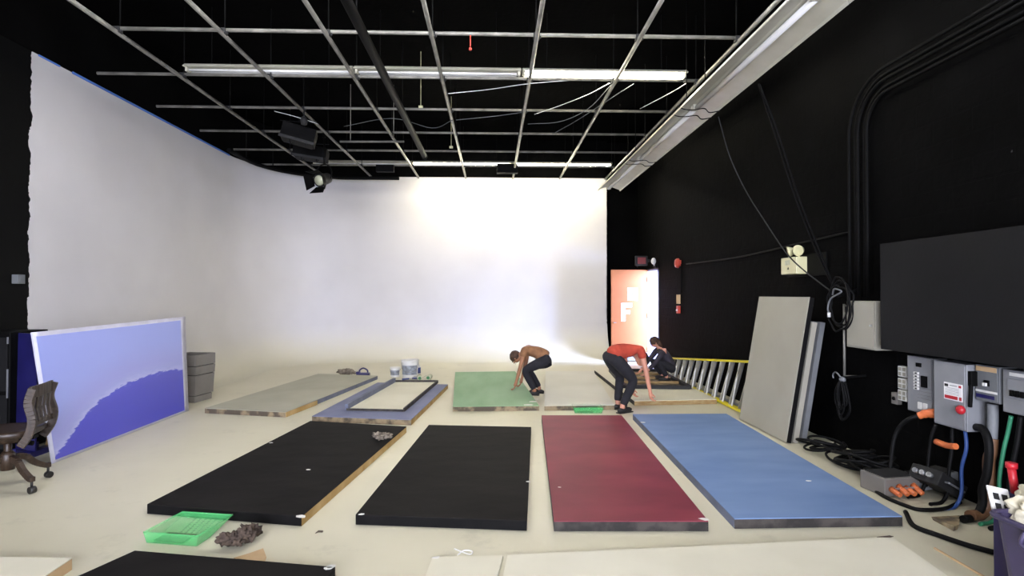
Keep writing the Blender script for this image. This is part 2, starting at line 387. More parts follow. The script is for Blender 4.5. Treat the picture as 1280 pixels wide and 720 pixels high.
# ------------------------------------------------------------------ lighting grid of pipes
GX = [-4.38, -3.17, -1.96, -.73, .51, 1.74, 2.95]
GY = [2.5, 3.89, 5.26, 6.64, 8.0, 9.38, 10.75, 12.12, 13.5]
grid = thing('lighting_grid', 'square grid of galvanised pipes hung under the black ceiling', 'pipe grid', (0, 7, ZG))
o_ = (0, 7, ZG)
for x in GX:
    b = MB(); b.cyl((x, 0, ZG), (x, YB-.03, ZG), .026, 12); b.build('pipe', 'galvanised', grid, origin=o_)
for y in GY:
    b = MB(); xs = -5.55 if y > 7 else GX[0]-.05
    b.cyl((xs, y, ZG+.05), (GX[-1]+.03, y, ZG+.05), .022, 12); b.build('pipe', 'galvanised', grid, origin=o_)
for y in GY[3:]:
    for x in GX:
        b = MB(); b.box((x, y, ZG+.03), (.075, .075, .07)); b.box((x+.045, y, ZG+.02), (.02, .03, .03)); b.build('clamp', 'dark_grey', grid, .006, origin=o_)
        b = MB(); b.cyl((x, y+.04, ZG+.04), (x, y+.04, ZC), .008, 6); b.build('hanger_rod', 'black_metal', grid, origin=o_)

# black pipe running below the grid
b = MB(); X0 = -.5*2.93; b.cyl((X0, 0, H+2.93), (X0, 11.9, H+2.93), .055, 16); b.cyl((X0, 11.85, H+2.93), (X0, 11.9, H+2.93), .07, 16)
for y in (3, 6, 9): b.cyl((X0, y, H+2.93), (X0, y, ZC), .01, 6)
tag(b.build('ceiling_pipe', 'black_metal'), 'thick black pipe running under the ceiling grid away from the camera', 'pipe')

# ------------------------------------------------------------------ fluorescent battens
def batten(label, lit, x0, x1, y, z, glow='tube_lit'):
    xc = (x0+x1)/2; L = x1-x0-.02
    t = thing('fluorescent_light', label, 'ceiling light', (xc, y, z), 0, None)
    b = MB(); b.extrude([(-.11, .0), (-.05, .05), (.05, .05), (.11, .0), (.105, -.005), (.05, .0), (-.05, .0), (-.105, -.005)], -L/2, L/2, 'x'); b.build('housing', 'white_enamel', t)
    b = MB(); b.cyl((-L/2+.06, -.035, -.035), (L/2-.06, -.035, -.035), .019, 12); b.build('fluorescent_tube', glow if lit else 'tube_off', t)
    b = MB(); b.cyl((-L/2+.06, .035, -.035), (L/2-.06, .035, -.035), .019, 12); b.build('fluorescent_tube', glow if lit else 'tube_off', t)
    for s in (-1, 1):
        b = MB(); b.box((s*(L/2-.03), 0, -.03), (.03, .13, .06)); b.build('lamp_holder', 'white_enamel', t, .004)
        b = MB(); b.cyl((s*L*.35, 0, .05), (s*L*.35, 0, ZC-z), .006, 6); b.build('hanger_rod', 'black_metal', t)
    return t
zA = ZG+.19; zB = ZG+.19
def zfor(px, py, y): return onY(px, py, y).z
yA = 8.03; zA = zfor(500, 89, yA)
ex = [onY(p, 89, yA).x for p in (232, 443, 652, 858)]
batten('unlit white batten light at the left end of the near row', False, ex[0], ex[1], yA, zA)
batten('unlit white batten light left of the lit one in the near row', False, ex[1], ex[2], yA, zA)
batten('glowing white batten light, the only lit one in the near row', True, ex[2], ex[3], yA, zA)
yB_ = 13.72; zB = zfor(640, 205, yB_)
ex = [onY(p, 205, yB_).x for p in (391, 514, 640, 765)]
batten('unlit batten light at the left end of the row by the back wall', False, ex[0], ex[1], yB_, zB)
batten('glowing batten light by the back wall, left of the dark box', True, ex[1], ex[2], yB_, zB)
batten('glowing batten light by the back wall, nearest the orange door', True, ex[2], ex[3], yB_, zB)
# unseen battens added ahead of and behind the camera to brighten the studio
# (outside the frame, added as fill light)
for i, (xa, y) in enumerate([(-4.2, 5.35), (-1.75, 5.35), (.7, 5.35), (-4.2, -1.6), (-1.75, -1.6), (.7, -1.6)]):
    batten('added unseen batten light over the front of the studio, row %s, %s' % ('above the camera' if y > 0 else 'behind the camera', ['left', 'middle', 'right'][i % 3]), True, xa, xa+2.4, y, 4.95, 'tube_fill')

# long reflector fittings along the right wall
def reflector_light(label, y0, y1, z, xc):
    t = thing('reflector_light', label, 'ceiling light', (xc, (y0+y1)/2, z), 0, 'unlit reflector lights along the right wall')
    L = (y1-y0)-.01
    b = MB(); b.extrude([(-.05, 0), (-.055, .07), (.055, .07), (.05, 0)], -L/2, L/2, 'y'); b.build('housing', 'white_enamel', t)
    for s in (-1, 1):
        b = MB(); b.extrude([(s*.05, .0), (s*.25, -.075), (s*.262, -.105), (s*.266, -.1), (s*.255, -.068), (s*.055, .01)], -L/2, L/2, 'y'); b.build('reflector', 'white_enamel', t)
    b = MB(); b.cyl((0, -L/2+.04, -.045), (0, L/2-.04, -.045), .032, 14); b.build('fluorescent_tube', 'tube_off', t)
    for s in (-1, 1):
        b = MB(); b.box((0, s*(L/2-.03), -.03), (.09, .035, .07)); b.build('lamp_holder', 'white_enamel', t, .004)
        b = MB(); b.cyl((0, s*L*.38, .07), (0, s*L*.38, ZC-z), .006, 6); b.build('hanger_rod', 'black_metal', t)
    return t
xR_ = 2.67; zR = H+2.5
ys = [12.9, 10.1, 7.3, 4.5, 1.7]
lb = ['end nearest the orange door', 'second from the orange door', 'third from the orange door', 'nearest the camera']
for i in range(4): reflector_light('long white reflector light by the right wall, '+lb[i], ys[i+1], ys[i], zR, xR_)
# dark flex looped round the joints
for k, (yj, lab) in enumerate(((7.3, 'near'), (10.1, 'far'))):
    for q, s in enumerate((-.12, .16)):
        b = MB(); pts = [(xR_-.27, yj+s, zR-.06), (xR_-.2, yj+s-.05, zR-.11), (xR_-.06, yj+s+.04, zR-.085), (xR_+.05, yj+s-.06, zR-.1), (xR_+.15, yj+s+.03, zR-.12), (xR_+.27, yj+s-.02, zR-.115)]
        b.tube(smooth_path(pts), .007, 6)
        tag(b.build('flex_cable', 'black_rubber'), 'dark flex looped under the white reflector lights at the %s joint, %s loop' % (lab, 'nearer' if s < 0 else 'farther'), 'cable')

# ------------------------------------------------------------------ stage lights and odd items on the grid
def yoke_light(loc, rz, tilt):
    t = thing('spotlight', 'black spotlight with open barn doors hanging before the white wall', 'spotlight', loc, rz)
    X = Matrix.Rotation(tilt, 4, 'X')
    b = MB(); b.lathe([(.0, -.16), (.07, -.16), (.1, -.12), (.11, 0), (.115, .1), (.13, .12), (.13, .15), (.0, .15)], X=X @ Matrix.Rotation(PI/2, 4, 'X')); b.build('lamp_body', 'dark_grey', t)
    b = MB(); b.lathe([(.0, .0), (.1, .0), (.09, .02), (0, .035)], X=X @ Matrix.Translation((0, -.15, 0)) @ Matrix.Rotation(PI/2, 4, 'X')); b.build('lens', 'lens', t)
    for k in range(4):
        Y = X @ Matrix.Translation((0, -.15, 0)) @ Matrix.Rotation(k*PI/2, 4, 'Y')
        b = MB(); b.add([(-.1, 0, .12), (.1, 0, .12), (.15, -.17, .2), (-.15, -.17, .2), (-.1, .006, .126), (.1, .006, .126), (.15, -.164, .206), (-.15, -.164, .206)], [(0, 1, 2, 3), (7, 6, 5, 4), (0, 4, 5, 1), (1, 5, 6, 2), (2, 6, 7, 3), (3, 7, 4, 0)], 0, False, Y); b.build('barn_door', 'black_metal', t)
    b = MB(); b.tube(smooth_path([(-.15, 0, 0), (-.17, 0, .12), (-.12, 0, .24), (0, 0, .28), (.12, 0, .24), (.17, 0, .12), (.15, 0, 0)]), .012, 8); b.build('yoke', 'black_metal', t)
    b = MB(); b.cyl((0, 0, .28), (0, 0, ZG+.01-loc[2]-.03), .015); b.box((0, 0, ZG-loc[2]-.02), (.06, .05, .09)); b.build('hanging_clamp', 'black_metal', t)
    return t
p = onY(405, 224, 10.75); yoke_light((p.x, 10.75, p.z), -.35, .35)
def bank_light(label, px, py, y, w, d, h, rz, tilt):
    p = onY(px, py, y); t = thing('flood_light', label, 'studio light', p, rz)
    X = Matrix.Rotation(tilt, 4, 'Y')
    b = MB(); b.box((0, 0, 0), (w, d, h), X); b.box((0, 0, -h/2-.01), (w*.9, d*.9, .02), X); b.build('lamp_housing', 'black_metal', t, .01)
    b = MB(); b.box((0, -d/2-.01, -h/2), (w*1.05, .02, .05), X); b.build('front_lip', 'dark_grey', t, .004)
    b = MB(); b.bar((-w/2-.02, 0, 0), (-w/2-.02, 0, h*.9), .03, .01); b.bar((w/2+.02, 0, 0), (w/2+.02, 0, h*.9), .03, .01); b.bar((-w/2-.03, 0, h*.9), (w/2+.03, 0, h*.9), .03, .01); b.build('yoke', 'black_metal', t)
    b = MB(); b.cyl((0, 0, h*.9), (0, 0, max(h*.9+.1, ZG-p.z)), .015); b.build('hanging_clamp', 'black_metal', t)
    for s in (-.25, .2):
        b = MB(); b.tube(smooth_path([(w*s, -d/2, -h/2), (w*s+.02, -d/2-.02, -h/2-.09), (w*s+.06, -d/2, -h/2-.05)]), .006, 6); b.build('safety_cable', 'black_rubber', t)
    return t
bank_light('black flood light hung on the grid above the spotlight, upper one', 374, 169, 9.9, .56, .4, .26, .25, .22)
bank_light('black flood light hung on the grid just above the spotlight, lower one', 389, 192, 11.1, .62, .4, .22, .15, .12)
p = onY(380, 151, 9.38)
b = MB(); b.cyl((p.x, 9.38, ZG), (p.x, 9.38, p.z+.05), .012, 8); b.lathe([(0, -.08), (.05, -.06), (.06, .02), (.03, .07), (0, .08)], c=(p.x, 9.38, p.z))
tag(b.build('pendant_lamp', 'dark_grey'), 'small dark pendant lamp hanging left of the black pipe', 'lamp')
# dark box hanging in front of the back row of battens
p = onY(634, 211, 13.45)
b = MB(); b.box(p, (.5, .18, .22)); b.bar((p.x-.2, p.y, p.z+.1), (p.x-.2, p.y, ZG+.05), .02, .02); b.bar((p.x+.2, p.y, p.z+.1), (p.x+.2, p.y, ZG+.05), .02, .02)
tag(b.build('projector_box', 'black_metal', bevel=.008), 'black box hung between the two glowing battens by the back wall', 'box')
p = onY(500, 211, 13.45)
b = MB(); b.box((p.x-.35, 13.45, p.z), (.42, .16, .16)); b.bar((p.x-.35, 13.45, p.z), (p.x-.35, 13.45, ZG+.05), .02, .02)
tag(b.build('ceiling_box', 'black_metal', bevel=.008), 'black box under the grid below the unlit back batten', 'box')
# curved black curtain rail following the rounded corner
pts = []
for i in range(0, 10):
    a = PI - i/9*PI/2*.95; rr = R-.42
    pts.append((cx+rr*math.cos(a), cy+rr*math.sin(a), 4.63))
pts = [(XL+.42, 11.6, 4.63)] + pts + [(-2.4, YB-.42, 4.63)]
cr_ = thing('curtain_rail', 'black rail curving round the corner at the top of the white wall', 'rail', (0, 0, 0))
b = MB(); b.tube(smooth_path(pts, 4), .045, 10); b.build('rail', 'black_metal', cr_)
for q in (1, 4, 7):
    b = MB(); b.cyl(pts[q], (pts[q][0], pts[q][1], ZC), .012, 6); b.build('hanger_rod', 'black_metal', cr_)
# galvanised conduit crossing at the left
a0, a1 = onY(425, 177, 10.9), onY(505, 177, 10.9)
b = MB(); b.cyl(a0, a1, .02, 8); b.cyl((a0.x+.2, 10.9, a0.z), (a0.x+.2, 10.9, ZC), .008, 6); b.cyl((a1.x-.2, 10.9, a0.z), (a1.x-.2, 10.9, ZC), .008, 6)
tag(b.build('short_pipe', 'galvanised'), 'short galvanised pipe between the grid bars beside the black pipe end', 'pipe')
# drooping thin wires on the grid
WR = [
 ([(560, 117, 8.0), (610, 112, 8.0), (667, 104, 8.0), (750, 98, 8.03)], 'thin pale wire drooping left of the lit near batten'),
 ([(668, 143, 9.3), (700, 132, 9.0), (735, 118, 8.4), (762, 104, 8.05)], 'thin pale wire rising to the lit near batten'),
 ([(660, 155, 10), (700, 152, 9.6), (735, 136, 9), (765, 105, 8.05)], 'thin wire in a deep droop below the lit near batten'),
 ([(792, 105, 8.05), (765, 122, 8.6), (722, 150, 9.8), (690, 168, 10.7)], 'thin wire slanting away below the lit near batten'),
 ([(858, 104, 8.05), (840, 115, 8.4), (800, 136, 9.3)], 'thin pale wire from the right end of the lit near batten'),
 ([(430, 158, 10.7), (490, 148, 10), (540, 160, 10.4), (566, 150, 9.6)], 'thin grey wire drooping between the grid pipes right of the black pipe'),
 ([(570, 150, 9.6), (620, 145, 9.6), (670, 138, 9.4)], 'thin grey wire drooping in the middle of the grid'),
 ([(343, 139, 9.4), (370, 146, 9.4), (398, 155, 9.6)], 'thin pale wire above the black flood lights'),
]
for w_, lab in WR:
    b = MB(); pts = [onY(*q) for q in w_]; b.tube(smooth_path(pts), .0055, 6)
    tag(b.build('thin_wire', 'tube_off' if 'pale' in lab else 'mid_grey'), lab, 'wire')
for px, py, y, lab in ((526, 134, 9.38, 'small white fitting on the grid right of the black pipe'), (564, 184, 11.5, 'small pale clip on a pipe in front of the back battens')):
    p = onY(px, py, y); b = MB(); b.box(p, (.07, .05, .04)); b.cyl(p, (p.x, p.y, ZC), .005, 6); tag(b.build('grid_fitting', 'cream_plastic', bevel=.005), lab, 'fitting')
p = onY(588, 52, 6.64)
b = MB(); b.cyl((p.x, 6.64, ZG+.05), (p.x, 6.64, p.z-.08), .008, 6); b.ball((p.x, 6.64, p.z-.09), .02)
tag(b.build('red_tag', 'fire_red'), 'small red tag dangling from the nearest cross pipe', 'tag')

# ------------------------------------------------------------------ flats lying on the floor
TH = .075
def flat(label, q, face, near='mottled_edge', right='pine_edge', left=None, t=TH, z0=0.0, chips=()):
    """q: far-left, far-right, near-right, near-left picture points of the top surface"""
    top = [onZ(x, y, z0+t) for x, y in q]
    c = sum(top, V())/4; c.z = z0
    o = thing('stage_flat', label, 'stage flat', c)
    b = MB(); ts = [V((p.x, p.y, z0+t-.008)) for p in top]; bs = [V((p.x, p.y, z0+.001)) for p in top]
    sh = [c+(p-c)*.999 for p in ts]
    b.hexa(bs, ts, 0, [near_i for near_i in (0, 1, 2, 3, 0, 0)])
    b.build('frame', [near, right, near, left or right], o, 0, origin=c)
    b = MB(); b.hexa([V((p.x, p.y, z0+t-.008)) for p in top], top); b.build('panel', face, o, .0015, origin=c)
    for i, (px, py, r) in enumerate(chips):
        p = onZ(px, py, z0+t+.0008); b = MB(); k = 7; vs = []
        for j in range(k):
            a = 2*PI*j/k; rr = r*(.6+.6*random.random()); vs.append((p.x+math.cos(a)*rr*1.4, p.y+math.sin(a)*rr, p.z))
        vs = vs+[(x, y, z+.0012) for x, y, z in vs]
        b.add(vs, [tuple(range(k))[::-1], tuple(range(k, 2*k))]+[(j, (j+1) % k, k+(j+1) % k, k+j) for j in range(k)]); b.build('paint_chip', 'paint_chip', o, origin=c)
    return o
bf = flat('large grey-beige flat farthest left on the floor, near the ribbed bin', [(398, 467), (472, 469.5), (357, 515), (256, 510)], 'flat_beige', right='slate_side')
a_, b_ = onZ(357, 515, TH), onZ(396, 500, TH); b = MB(); b.bar((a_.x+.004, a_.y, TH/2-.002), (b_.x+.004, b_.y, TH/2-.002), .012, TH-.012); b.build('edge_batten', 'pine_edge', bf, origin=bf.location)
flat('slate blue-grey flat with a white tray panel lying on it', [(472, 478), (560, 480.5), (514, 524.5), (390, 520)], 'flat_slate')
flat('black flat with tan right edge and a rag on it', [(388, 526), (508, 533), (377, 645), (184, 630)], 'flat_black', near='black_edge', right='pine_edge', left='black_edge', chips=[(339, 553.5, .02), (385, 587, .02), (377, 645.5, .03)])
flat('black flat in the middle of the floor, left of the maroon one', [(536, 531), (664, 533.6), (658.5, 650.5), (444.6, 643)], 'flat_black', near='black_edge', right='black_edge', left='black_edge', chips=[(660, 602, .02), (452, 643, .02)])
flat('black flat at the bottom edge of the picture below the green tray', [(168.5, 688), (419, 708.5), (330, 830), (-70, 795)], 'flat_black', near='black_edge', right='black_edge', left='black_edge', chips=[(414, 708, .025), (410, 710, .02)])
flat('white flat with a yellowish edge in the bottom left corner', [(-120, 695), (90, 697), (-20, 770), (-300, 765)], 'flat_cream', right='kraft')
flat('wide white flat at the bottom right with a worn left corner', [(634.5, 693.5), (1115, 671), (1300, 800), (600, 850)], 'flat_cream', near='dark_edge', right='flat_cream', left='dark_edge', t=.03)
flat('narrow white flat at the bottom edge, left of the wide white one', [(541, 696), (629, 694), (600, 800), (500, 800)], 'flat_cream', near='flat_cream', right='flat_cream', left='flat_cream', t=.02, chips=[(545, 697, .02)])
flat('green flat with chipped white paint at its near corner', [(569, 465), (644, 464), (674, 507), (566, 508)], 'flat_green', right='wood_edge', chips=[(667, 502, .05), (661, 506, .05), (671, 499, .03)])
flat('pale grey-white flat right of the green one', [(682, 464), (742, 464), (768, 506), (680.5, 507)], 'flat_white', right='dark_edge', left='dark_edge')
flat('white flat beside the ladder carrying an open frame', [(743, 462.5), (819, 462.5), (896, 499), (793, 501)], 'flat_cream', near='wood_edge', right='wood_edge', left='dark_edge')
flat('dark maroon flat on the floor', [(677, 519), (777, 519), (885.5, 651), (692.5, 651)], 'flat_maroon', near='dark_edge', right='dark_edge', chips=[(699, 609, .012), (881, 649, .03)])
flat('long cornflower blue flat on the floor', [(791, 517.5), (908, 517), (1128, 645), (918, 648)], 'flat_blue', near='dark_edge', right='slate_side', left='slate_side', chips=[(803, 528, .025), (1010, 601, .02)])

# white tray panel with a dark raised rim lying on the slate flat
zt = TH
q = [onZ(493, 477.5, zt+.02), onZ(547, 477.5, zt+.02), onZ(505, 513, zt+.02), onZ(433, 511.5, zt+.02)]
c = sum(q, V())/4; c.z = zt
t = thing('tray_panel', 'narrow white panel with a dark raised rim lying on the slate flat', 'panel', c)
b = MB(); b.hexa([V((p.x, p.y, zt+.001)) for p in q], q); b.build('panel', 'flat_cream', t, origin=c)
for i, (h, w_) in enumerate(((.05, .03), (.05, .025), (.03, .02), (.09, .05))):
    a, d = q[i], q[(i+1) % 4]; b = MB()
    b.bar((a.x, a.y, zt+.003+h/2), (d.x, d.y, zt+.003+h/2), w_, h); b.build('rim', 'slate_side' if i in (3,) else 'dark_edge', t, .003, origin=c)

# open timber frame resting on the white flat
q = [(763, 461), (822, 461), (862, 482), (781, 481)]
zt = TH+.001; hf = .06
top = [onZ(x, y, zt+hf) for x, y in q]; c = sum(top, V())/4; c.z = zt
t = thing('open_frame', 'open timber frame with dark rim lying on the white flat by the ladder', 'frame', c)
for i in range(4):
    a, d = top[i], top[(i+1) % 4]; b = MB(); b.bar((a.x, a.y, zt+hf/2), (d.x, d.y, zt+hf/2), .07, hf); b.build('rail', 'dark_grey', t, .003, origin=c)
for f in (.25, .5, .75):
    a = top[0].lerp(top[3], f); d = top[1].lerp(top[2], f); b = MB(); b.bar((a.x, a.y, zt+.03), (d.x, d.y, zt+.03), .05, .04); b.build('cross_bar', 'wood_edge', t, .003, origin=c)
b = MB(); b.hexa([V((p.x, p.y, zt)) for p in top], [V((p.x, p.y, zt+.006)) for p in top]); b.build('back_board', 'mottled_edge', t, origin=c)

# kraft paper scrap, small leaf scrap, stick
def scrap(name, pts, z, th_, m_, label, cat):
    w3 = [onZ(x, y, z) for x, y in pts]; c = sum(w3, V())/len(w3); b = MB(); n_ = len(w3)
    vs = [tuple(p) for p in w3]+[(p.x, p.y, p.z+th_) for p in w3]
    b.add(vs, [tuple(range(n_))[::-1], tuple(range(n_, 2*n_))]+[(j, (j+1) % n_, n_+(j+1) % n_, n_+j) for j in range(n_)])
    return tag(b.build(name, m_, origin=c), label, cat)
scrap('kraft_paper', [(292, 698), (312, 692), (329, 686), (333, 697), (331, 703)], .002, .004, 'kraft', 'torn brown kraft paper scrap behind the bottom black flat', 'paper')
scrap('small_scrap', [(394, 667), (398, 663.5), (404, 664), (403, 665.5), (398, 665.5)], .001, .004, 'rag_brown', 'tiny brown scrap on the floor right of the crumpled rag', 'scrap')
scrap('small_scrap', [(1096, 671.5), (1112, 669.8), (1117, 671), (1113, 672)], .032, .003, 'rag_brown', 'thin brown scrap on the wide white flat below the blue one', 'scrap')
b = MB(); b.bar(onZ(1168, 685, .006), onZ(1232, 722, .006), .012, .01); tag(b.build('wood_stick', 'kraft'), 'thin wooden stick on the floor at the bottom right', 'stick')
# paint spill loop on the floor (white), tiny red dot
b = MB(); b.tube(smooth_path([onZ(568, 686, .003), onZ(578, 690, .003), onZ(588, 693, .003), onZ(590, 689, .003), onZ(580, 688, .003), onZ(572, 694, .003)]), .004, 6)
tag(b.build('white_string', 'sign_white'), 'loop of white string on the floor below the middle black flat', 'string')

# ------------------------------------------------------------------ green roller trays
def tray(label, near_l, near_r, far_l, far_r):
    A, B, Cc, D = [onZ(*p) for p in (near_l, near_r, far_r, far_l)]
    c = (A+B+Cc+D)/4; ex_ = ((B-A)+(Cc-D))/2; ey_ = ((D-A)+(Cc-B))/2; w_, d_ = ex_.length, ey_.length; rz = math.atan2(ex_.y, ex_.x)
    t = thing('paint_tray', label, 'paint tray', (c.x, c.y, 0), rz)
    hw, hd, wt = w_/2, d_/2, .003
    b = MB()   # sloped bottom: deep well at near side
    prof_ = [(-hd*.95, .004), (-hd*.25, .006), (hd*.9, .055)]
    for i in range(2):
        (y0, z0), (y1, z1) = prof_[i], prof_[i+1]
        b.add([(-hw*.92, y0, z0), (hw*.92, y0, z0), (hw*.92, y1, z1), (-hw*.92, y1, z1), (-hw*.92, y0, z0+wt), (hw*.92, y0, z0+wt), (hw*.92, y1, z1+wt), (-hw*.92, y1, z1+wt)], [(3, 2, 1, 0), (4, 5, 6, 7), (0, 1, 5, 4), (1, 2, 6, 5), (2, 3, 7, 6), (3, 0, 4, 7)])
    b.build('well', 'green_plastic', t)
    b = MB(); hh = .075
    b.add([(-hw*.92, -hd*.95, .003), (hw*.92, -hd*.95, .003), (hw, -hd, hh), (-hw, -hd, hh)], [(0, 1, 2, 3)])
    b.add([(-hw*.92, -hd*.95, .003), (-hw, -hd, hh), (-hw, hd, hh), (-hw*.92, hd*.9, .055), (-hw*.92, -hd*.25, .006)], [(0, 1, 2, 3, 4)])
    b.add([(hw*.92, -hd*.95, .003), (hw, -hd, hh), (hw, hd, hh), (hw*.92, hd*.9, .055), (hw*.92, -hd*.25, .006)], [(4, 3, 2, 1, 0)])
    b.add([(-hw*.92, hd*.9, .055), (hw*.92, hd*.9, .055), (hw, hd, hh), (-hw, hd, hh)], [(3, 2, 1, 0)])
    w2 = b.build('side_wall', 'green_plastic', t); sol = w2.modifiers.new('solid', 'SOLIDIFY'); sol.thickness = .003
    b = MB(); b.tube([(-hw, -hd, hh), (hw, -hd, hh), (hw, hd, hh), (-hw, hd, hh), (-hw, -hd, hh)], .006, 8); b.build('rim', 'green_plastic', t)
    b = MB()
    for i in range(6):
        for j in range(8):
            b.bar((-hw*.3+i*hw*.2, -hd*.1+j*hd*.11, .018+j*.0053), (-hw*.3+i*hw*.2+.012, -hd*.1+j*hd*.11+.01, .018+j*.0053), .004, .004)
    b.build('ribs', 'green_plastic', t)
    b = MB()
    for s in (-1, 1): b.bar((s*hw*.85, hd*.88, .001), (s*hw*.85, hd*.88, .056), .012, .02)
    b.build('foot', 'green_plastic', t)
    b = MB(); b.box((-hw*.2, -hd*.5, .0105), (hw*1.1, hd*.75, .006)); b.build('paint_residue', 'rag_brown', t)
    return t
tray('clear green plastic roller tray in front of the left black flat', (184, 680), (250, 684), (224, 652), (288, 657))
tray('clear green plastic tray behind the maroon flat', (716, 517), (752, 517), (716, 512), (752, 512))

# ------------------------------------------------------------------ crumpled rags
def rag(name, label, px, py, z, lobes, m_, cat='rag'):
    p = onZ(px, py, z); b = MB()
    for i, (dx, dy, r, hz) in enumerate(lobes): b.ball((p.x+dx, p.y+dy, z+hz), (r, r*.8, hz), wob=1.1, seed=i*3.1+px, seg=20, rings=12)
    lo = min(v.z for v in b.v)
    for v in b.v: v.z += z+.001-lo
    return tag(b.build(name, m_, origin=(p.x, p.y, z)), label, cat)
rag('crumpled_rag', 'crumpled dark brown rag on the floor beside the green roller tray', 297, 683, 0,
    [(-.07, -.03, .05, .035), (-.02, -.01, .045, .03), (.03, .0, .05, .04), (.03, .06, .05, .04), (.06, .1, .045, .035), (.07, .02, .04, .035), (.02, .1, .04, .03), (.02, -.05, .03, .02)], 'rag_brown')
rag('crumpled_rag', 'small tan crumpled rag on the far corner of the left black flat', 478, 550, TH, [(-.05, 0, .05, .03), (.02, .0, .06, .03), (.07, .02, .04, .02), (-.02, -.05, .04, .02)], 'rag_grey')
rag('crumpled_cloth', 'small grey cloth behind the far edge of the beige flat, left of the planer', 433, 470, 0, [(-.08, 0, .08, .05), (.03, .03, .09, .05), (.12, 0, .06, .03)], 'rag_grey', 'cloth')

# black hand planer / helmet-like tool behind the beige flat
p = onZ(454, 472, 0)
t = thing('power_tool', 'dark blue power tool with looped handle behind the beige flat', 'power tool', p)
b = MB(); b.box((0, 0, .06), (.26, .12, .08)); b.box((-.1, 0, .1), (.08, .1, .05)); b.build('tool_body', 'film_dark', t, .015)
b = MB(); b.tube(smooth_path([(-.07, 0, .1), (-.07, 0, .15), (0, 0, .19), (.08, 0, .15), (.09, 0, .09)]), .016, 8); b.build('handle', 'film_dark', t)
b = MB(); b.box((0, 0, .011), (.3, .1, .02)); b.build('sole_plate', 'aluminium', t, .003)

# buckets and rollers
def bucket(label, px, py, r, h, spot, handle=True):
    p = onZ(px, py, 0); t = thing('paint_bucket', label, 'bucket', (p.x, p.y+r, 0))
    b = MB(); b.lathe([(0, .002), (r*.86, .002), (r*.9, .02), (r, h*.86), (r, h), (r*.95, h), (r*.9, h*.5), (r*.82, .02), (0, .02)], seg=32); b.build('pail', 'bucket_white', t)
    b = MB(); b.lathe([(r*1.0, h*.84), (r*1.06, h*.85), (r*1.06, h*.9), (r*1.01, h*.91)], seg=32); b.lathe([(r*1.0, h*.95), (r*1.07, h*.955), (r*1.07, h), (r*.94, h)], seg=32); b.build('lid_rim', 'bucket_white', t)
    b = MB(); n_ = 14
    for i in range(n_+1):
        a = -PI*.85+i/n_*PI*.7; b.v.append(V((r*.975*math.cos(a), r*.975*math.sin(a), h*.22))); b.v.append(V((r*1.005*math.cos(a), r*1.005*math.sin(a), h*.72)))
    for i in range(n_): b.face((2*i, 2*i+2, 2*i+3, 2*i+1), 0, True)
    b.build('label', spot, t)
    if handle:
        b = MB(); b.tube(smooth_path([(-r*1.04, 0, h*.82), (-r*.8, -r*.75, h*.5), (0, -r*1.12, h*.36), (r*.8, -r*.75, h*.5), (r*1.04, 0, h*.82)]), .004, 6); b.build('wire_handle', 'galvanised', t)
    return t
bucket('small white paint bucket with dark label, left of the big one', 493, 472, .1, .2, 'bucket_label')
bucket('large white paint bucket in front of the white back wall', 511, 474, .165, .37, 'bucket_label')
def roller(label, px, py, rz):
    p = onZ(px, py, 0); t = thing('paint_roller', label, 'paint roller', p, rz)
    b = MB(); b.tube([(-.1, 0, .05), (.1, 0, .05)], .048, 18); b.build('roller_sleeve', 'roller_nap', t)
    b = MB(); b.tube([(-.11, 0, .05), (-.098, 0, .05)], .03, 14); b.tube([(.098, 0, .05), (.11, 0, .05)], .03, 14); b.build('end_cap', 'green_dark', t)
    b = MB(); b.tube(smooth_path([(.1, 0, .05), (.15, 0, .05), (.15, .1, .05), (0, .14, .04), (0, .22, .03)]), .004, 6); b.build('wire_frame', 'galvanised', t)
    b = MB(); b.tube([(0, .2, .03), (0, .34, .022)], .016, 10); b.build('handle', 'label_blue', t)
    return t
roller('paint roller lying right of the large bucket, left of the two', 524.5, 475, PI/2+.15)
roller('paint roller lying right of the large bucket, right of the two', 536.5, 474.5, PI/2-.1)
p = onZ(521, 470, 0)
t = thing('paint_bottle', 'white bottle with blue label just behind the large bucket', 'bottle', (p.x, p.y+.15, 0))
b = MB(); b.lathe([(0, 0), (.055, 0), (.06, .02), (.06, .17), (.03, .21), (.02, .22), (.02, .24)]); b.build('bottle_body', 'bucket_white', t)
b = MB(); b.lathe([(.0615, .04), (.0615, .16)]); b.build('label', 'label_blue', t)

# ------------------------------------------------------------------ left side
# big blue-filmed sheet leaning
BL, BR = onZ(66, 580), onZ(236, 513.5)
TL_, TR_ = onX(40, 416, BL.x-.2), onX(231.5, 396, BR.x-.06)
TL_.y = BL.y; TR_.y = BR.y
TL_ = onY(40, 416, BL.y); TR_ = onY(231.5, 396, BR.y)
t = thing('leaning_sheet', 'large sheet with pale and deep blue film standing against the white wall', 'sheet', ((BL+BR)/2))
nrm = (BR-BL).cross(TL_-BL).normalized()
if nrm.x > 0: nrm = -nrm
o_ = (BL+BR)/2
def bil(u, v): return BL.lerp(BR, u).lerp(TL_.lerp(TR_, u), v)
b = MB()
for side_ in (0, 1):
    for j in range(15):
        for i in range(25): b.v.append(bil(i/24, j/14)+nrm*(.015*side_)+V((0, 0, .004)))
for side_ in (0, 1):
    for j in range(14):
        for i in range(24):
            a = side_*375+j*25+i; b.face((a, a+1, a+26, a+25), 0, True)
edge_ = [i for i in range(25)]+[25*j+24 for j in range(1, 15)]+[350+i for i in range(23, -1, -1)]+[25*j for j in range(13, 0, -1)]
for k in range(len(edge_)):
    e0, e1 = edge_[k], edge_[(k+1) % len(edge_)]; b.face((e0, e1, e1+375, e0+375))
b.build('sheet', 'film_border', t, origin=o_)
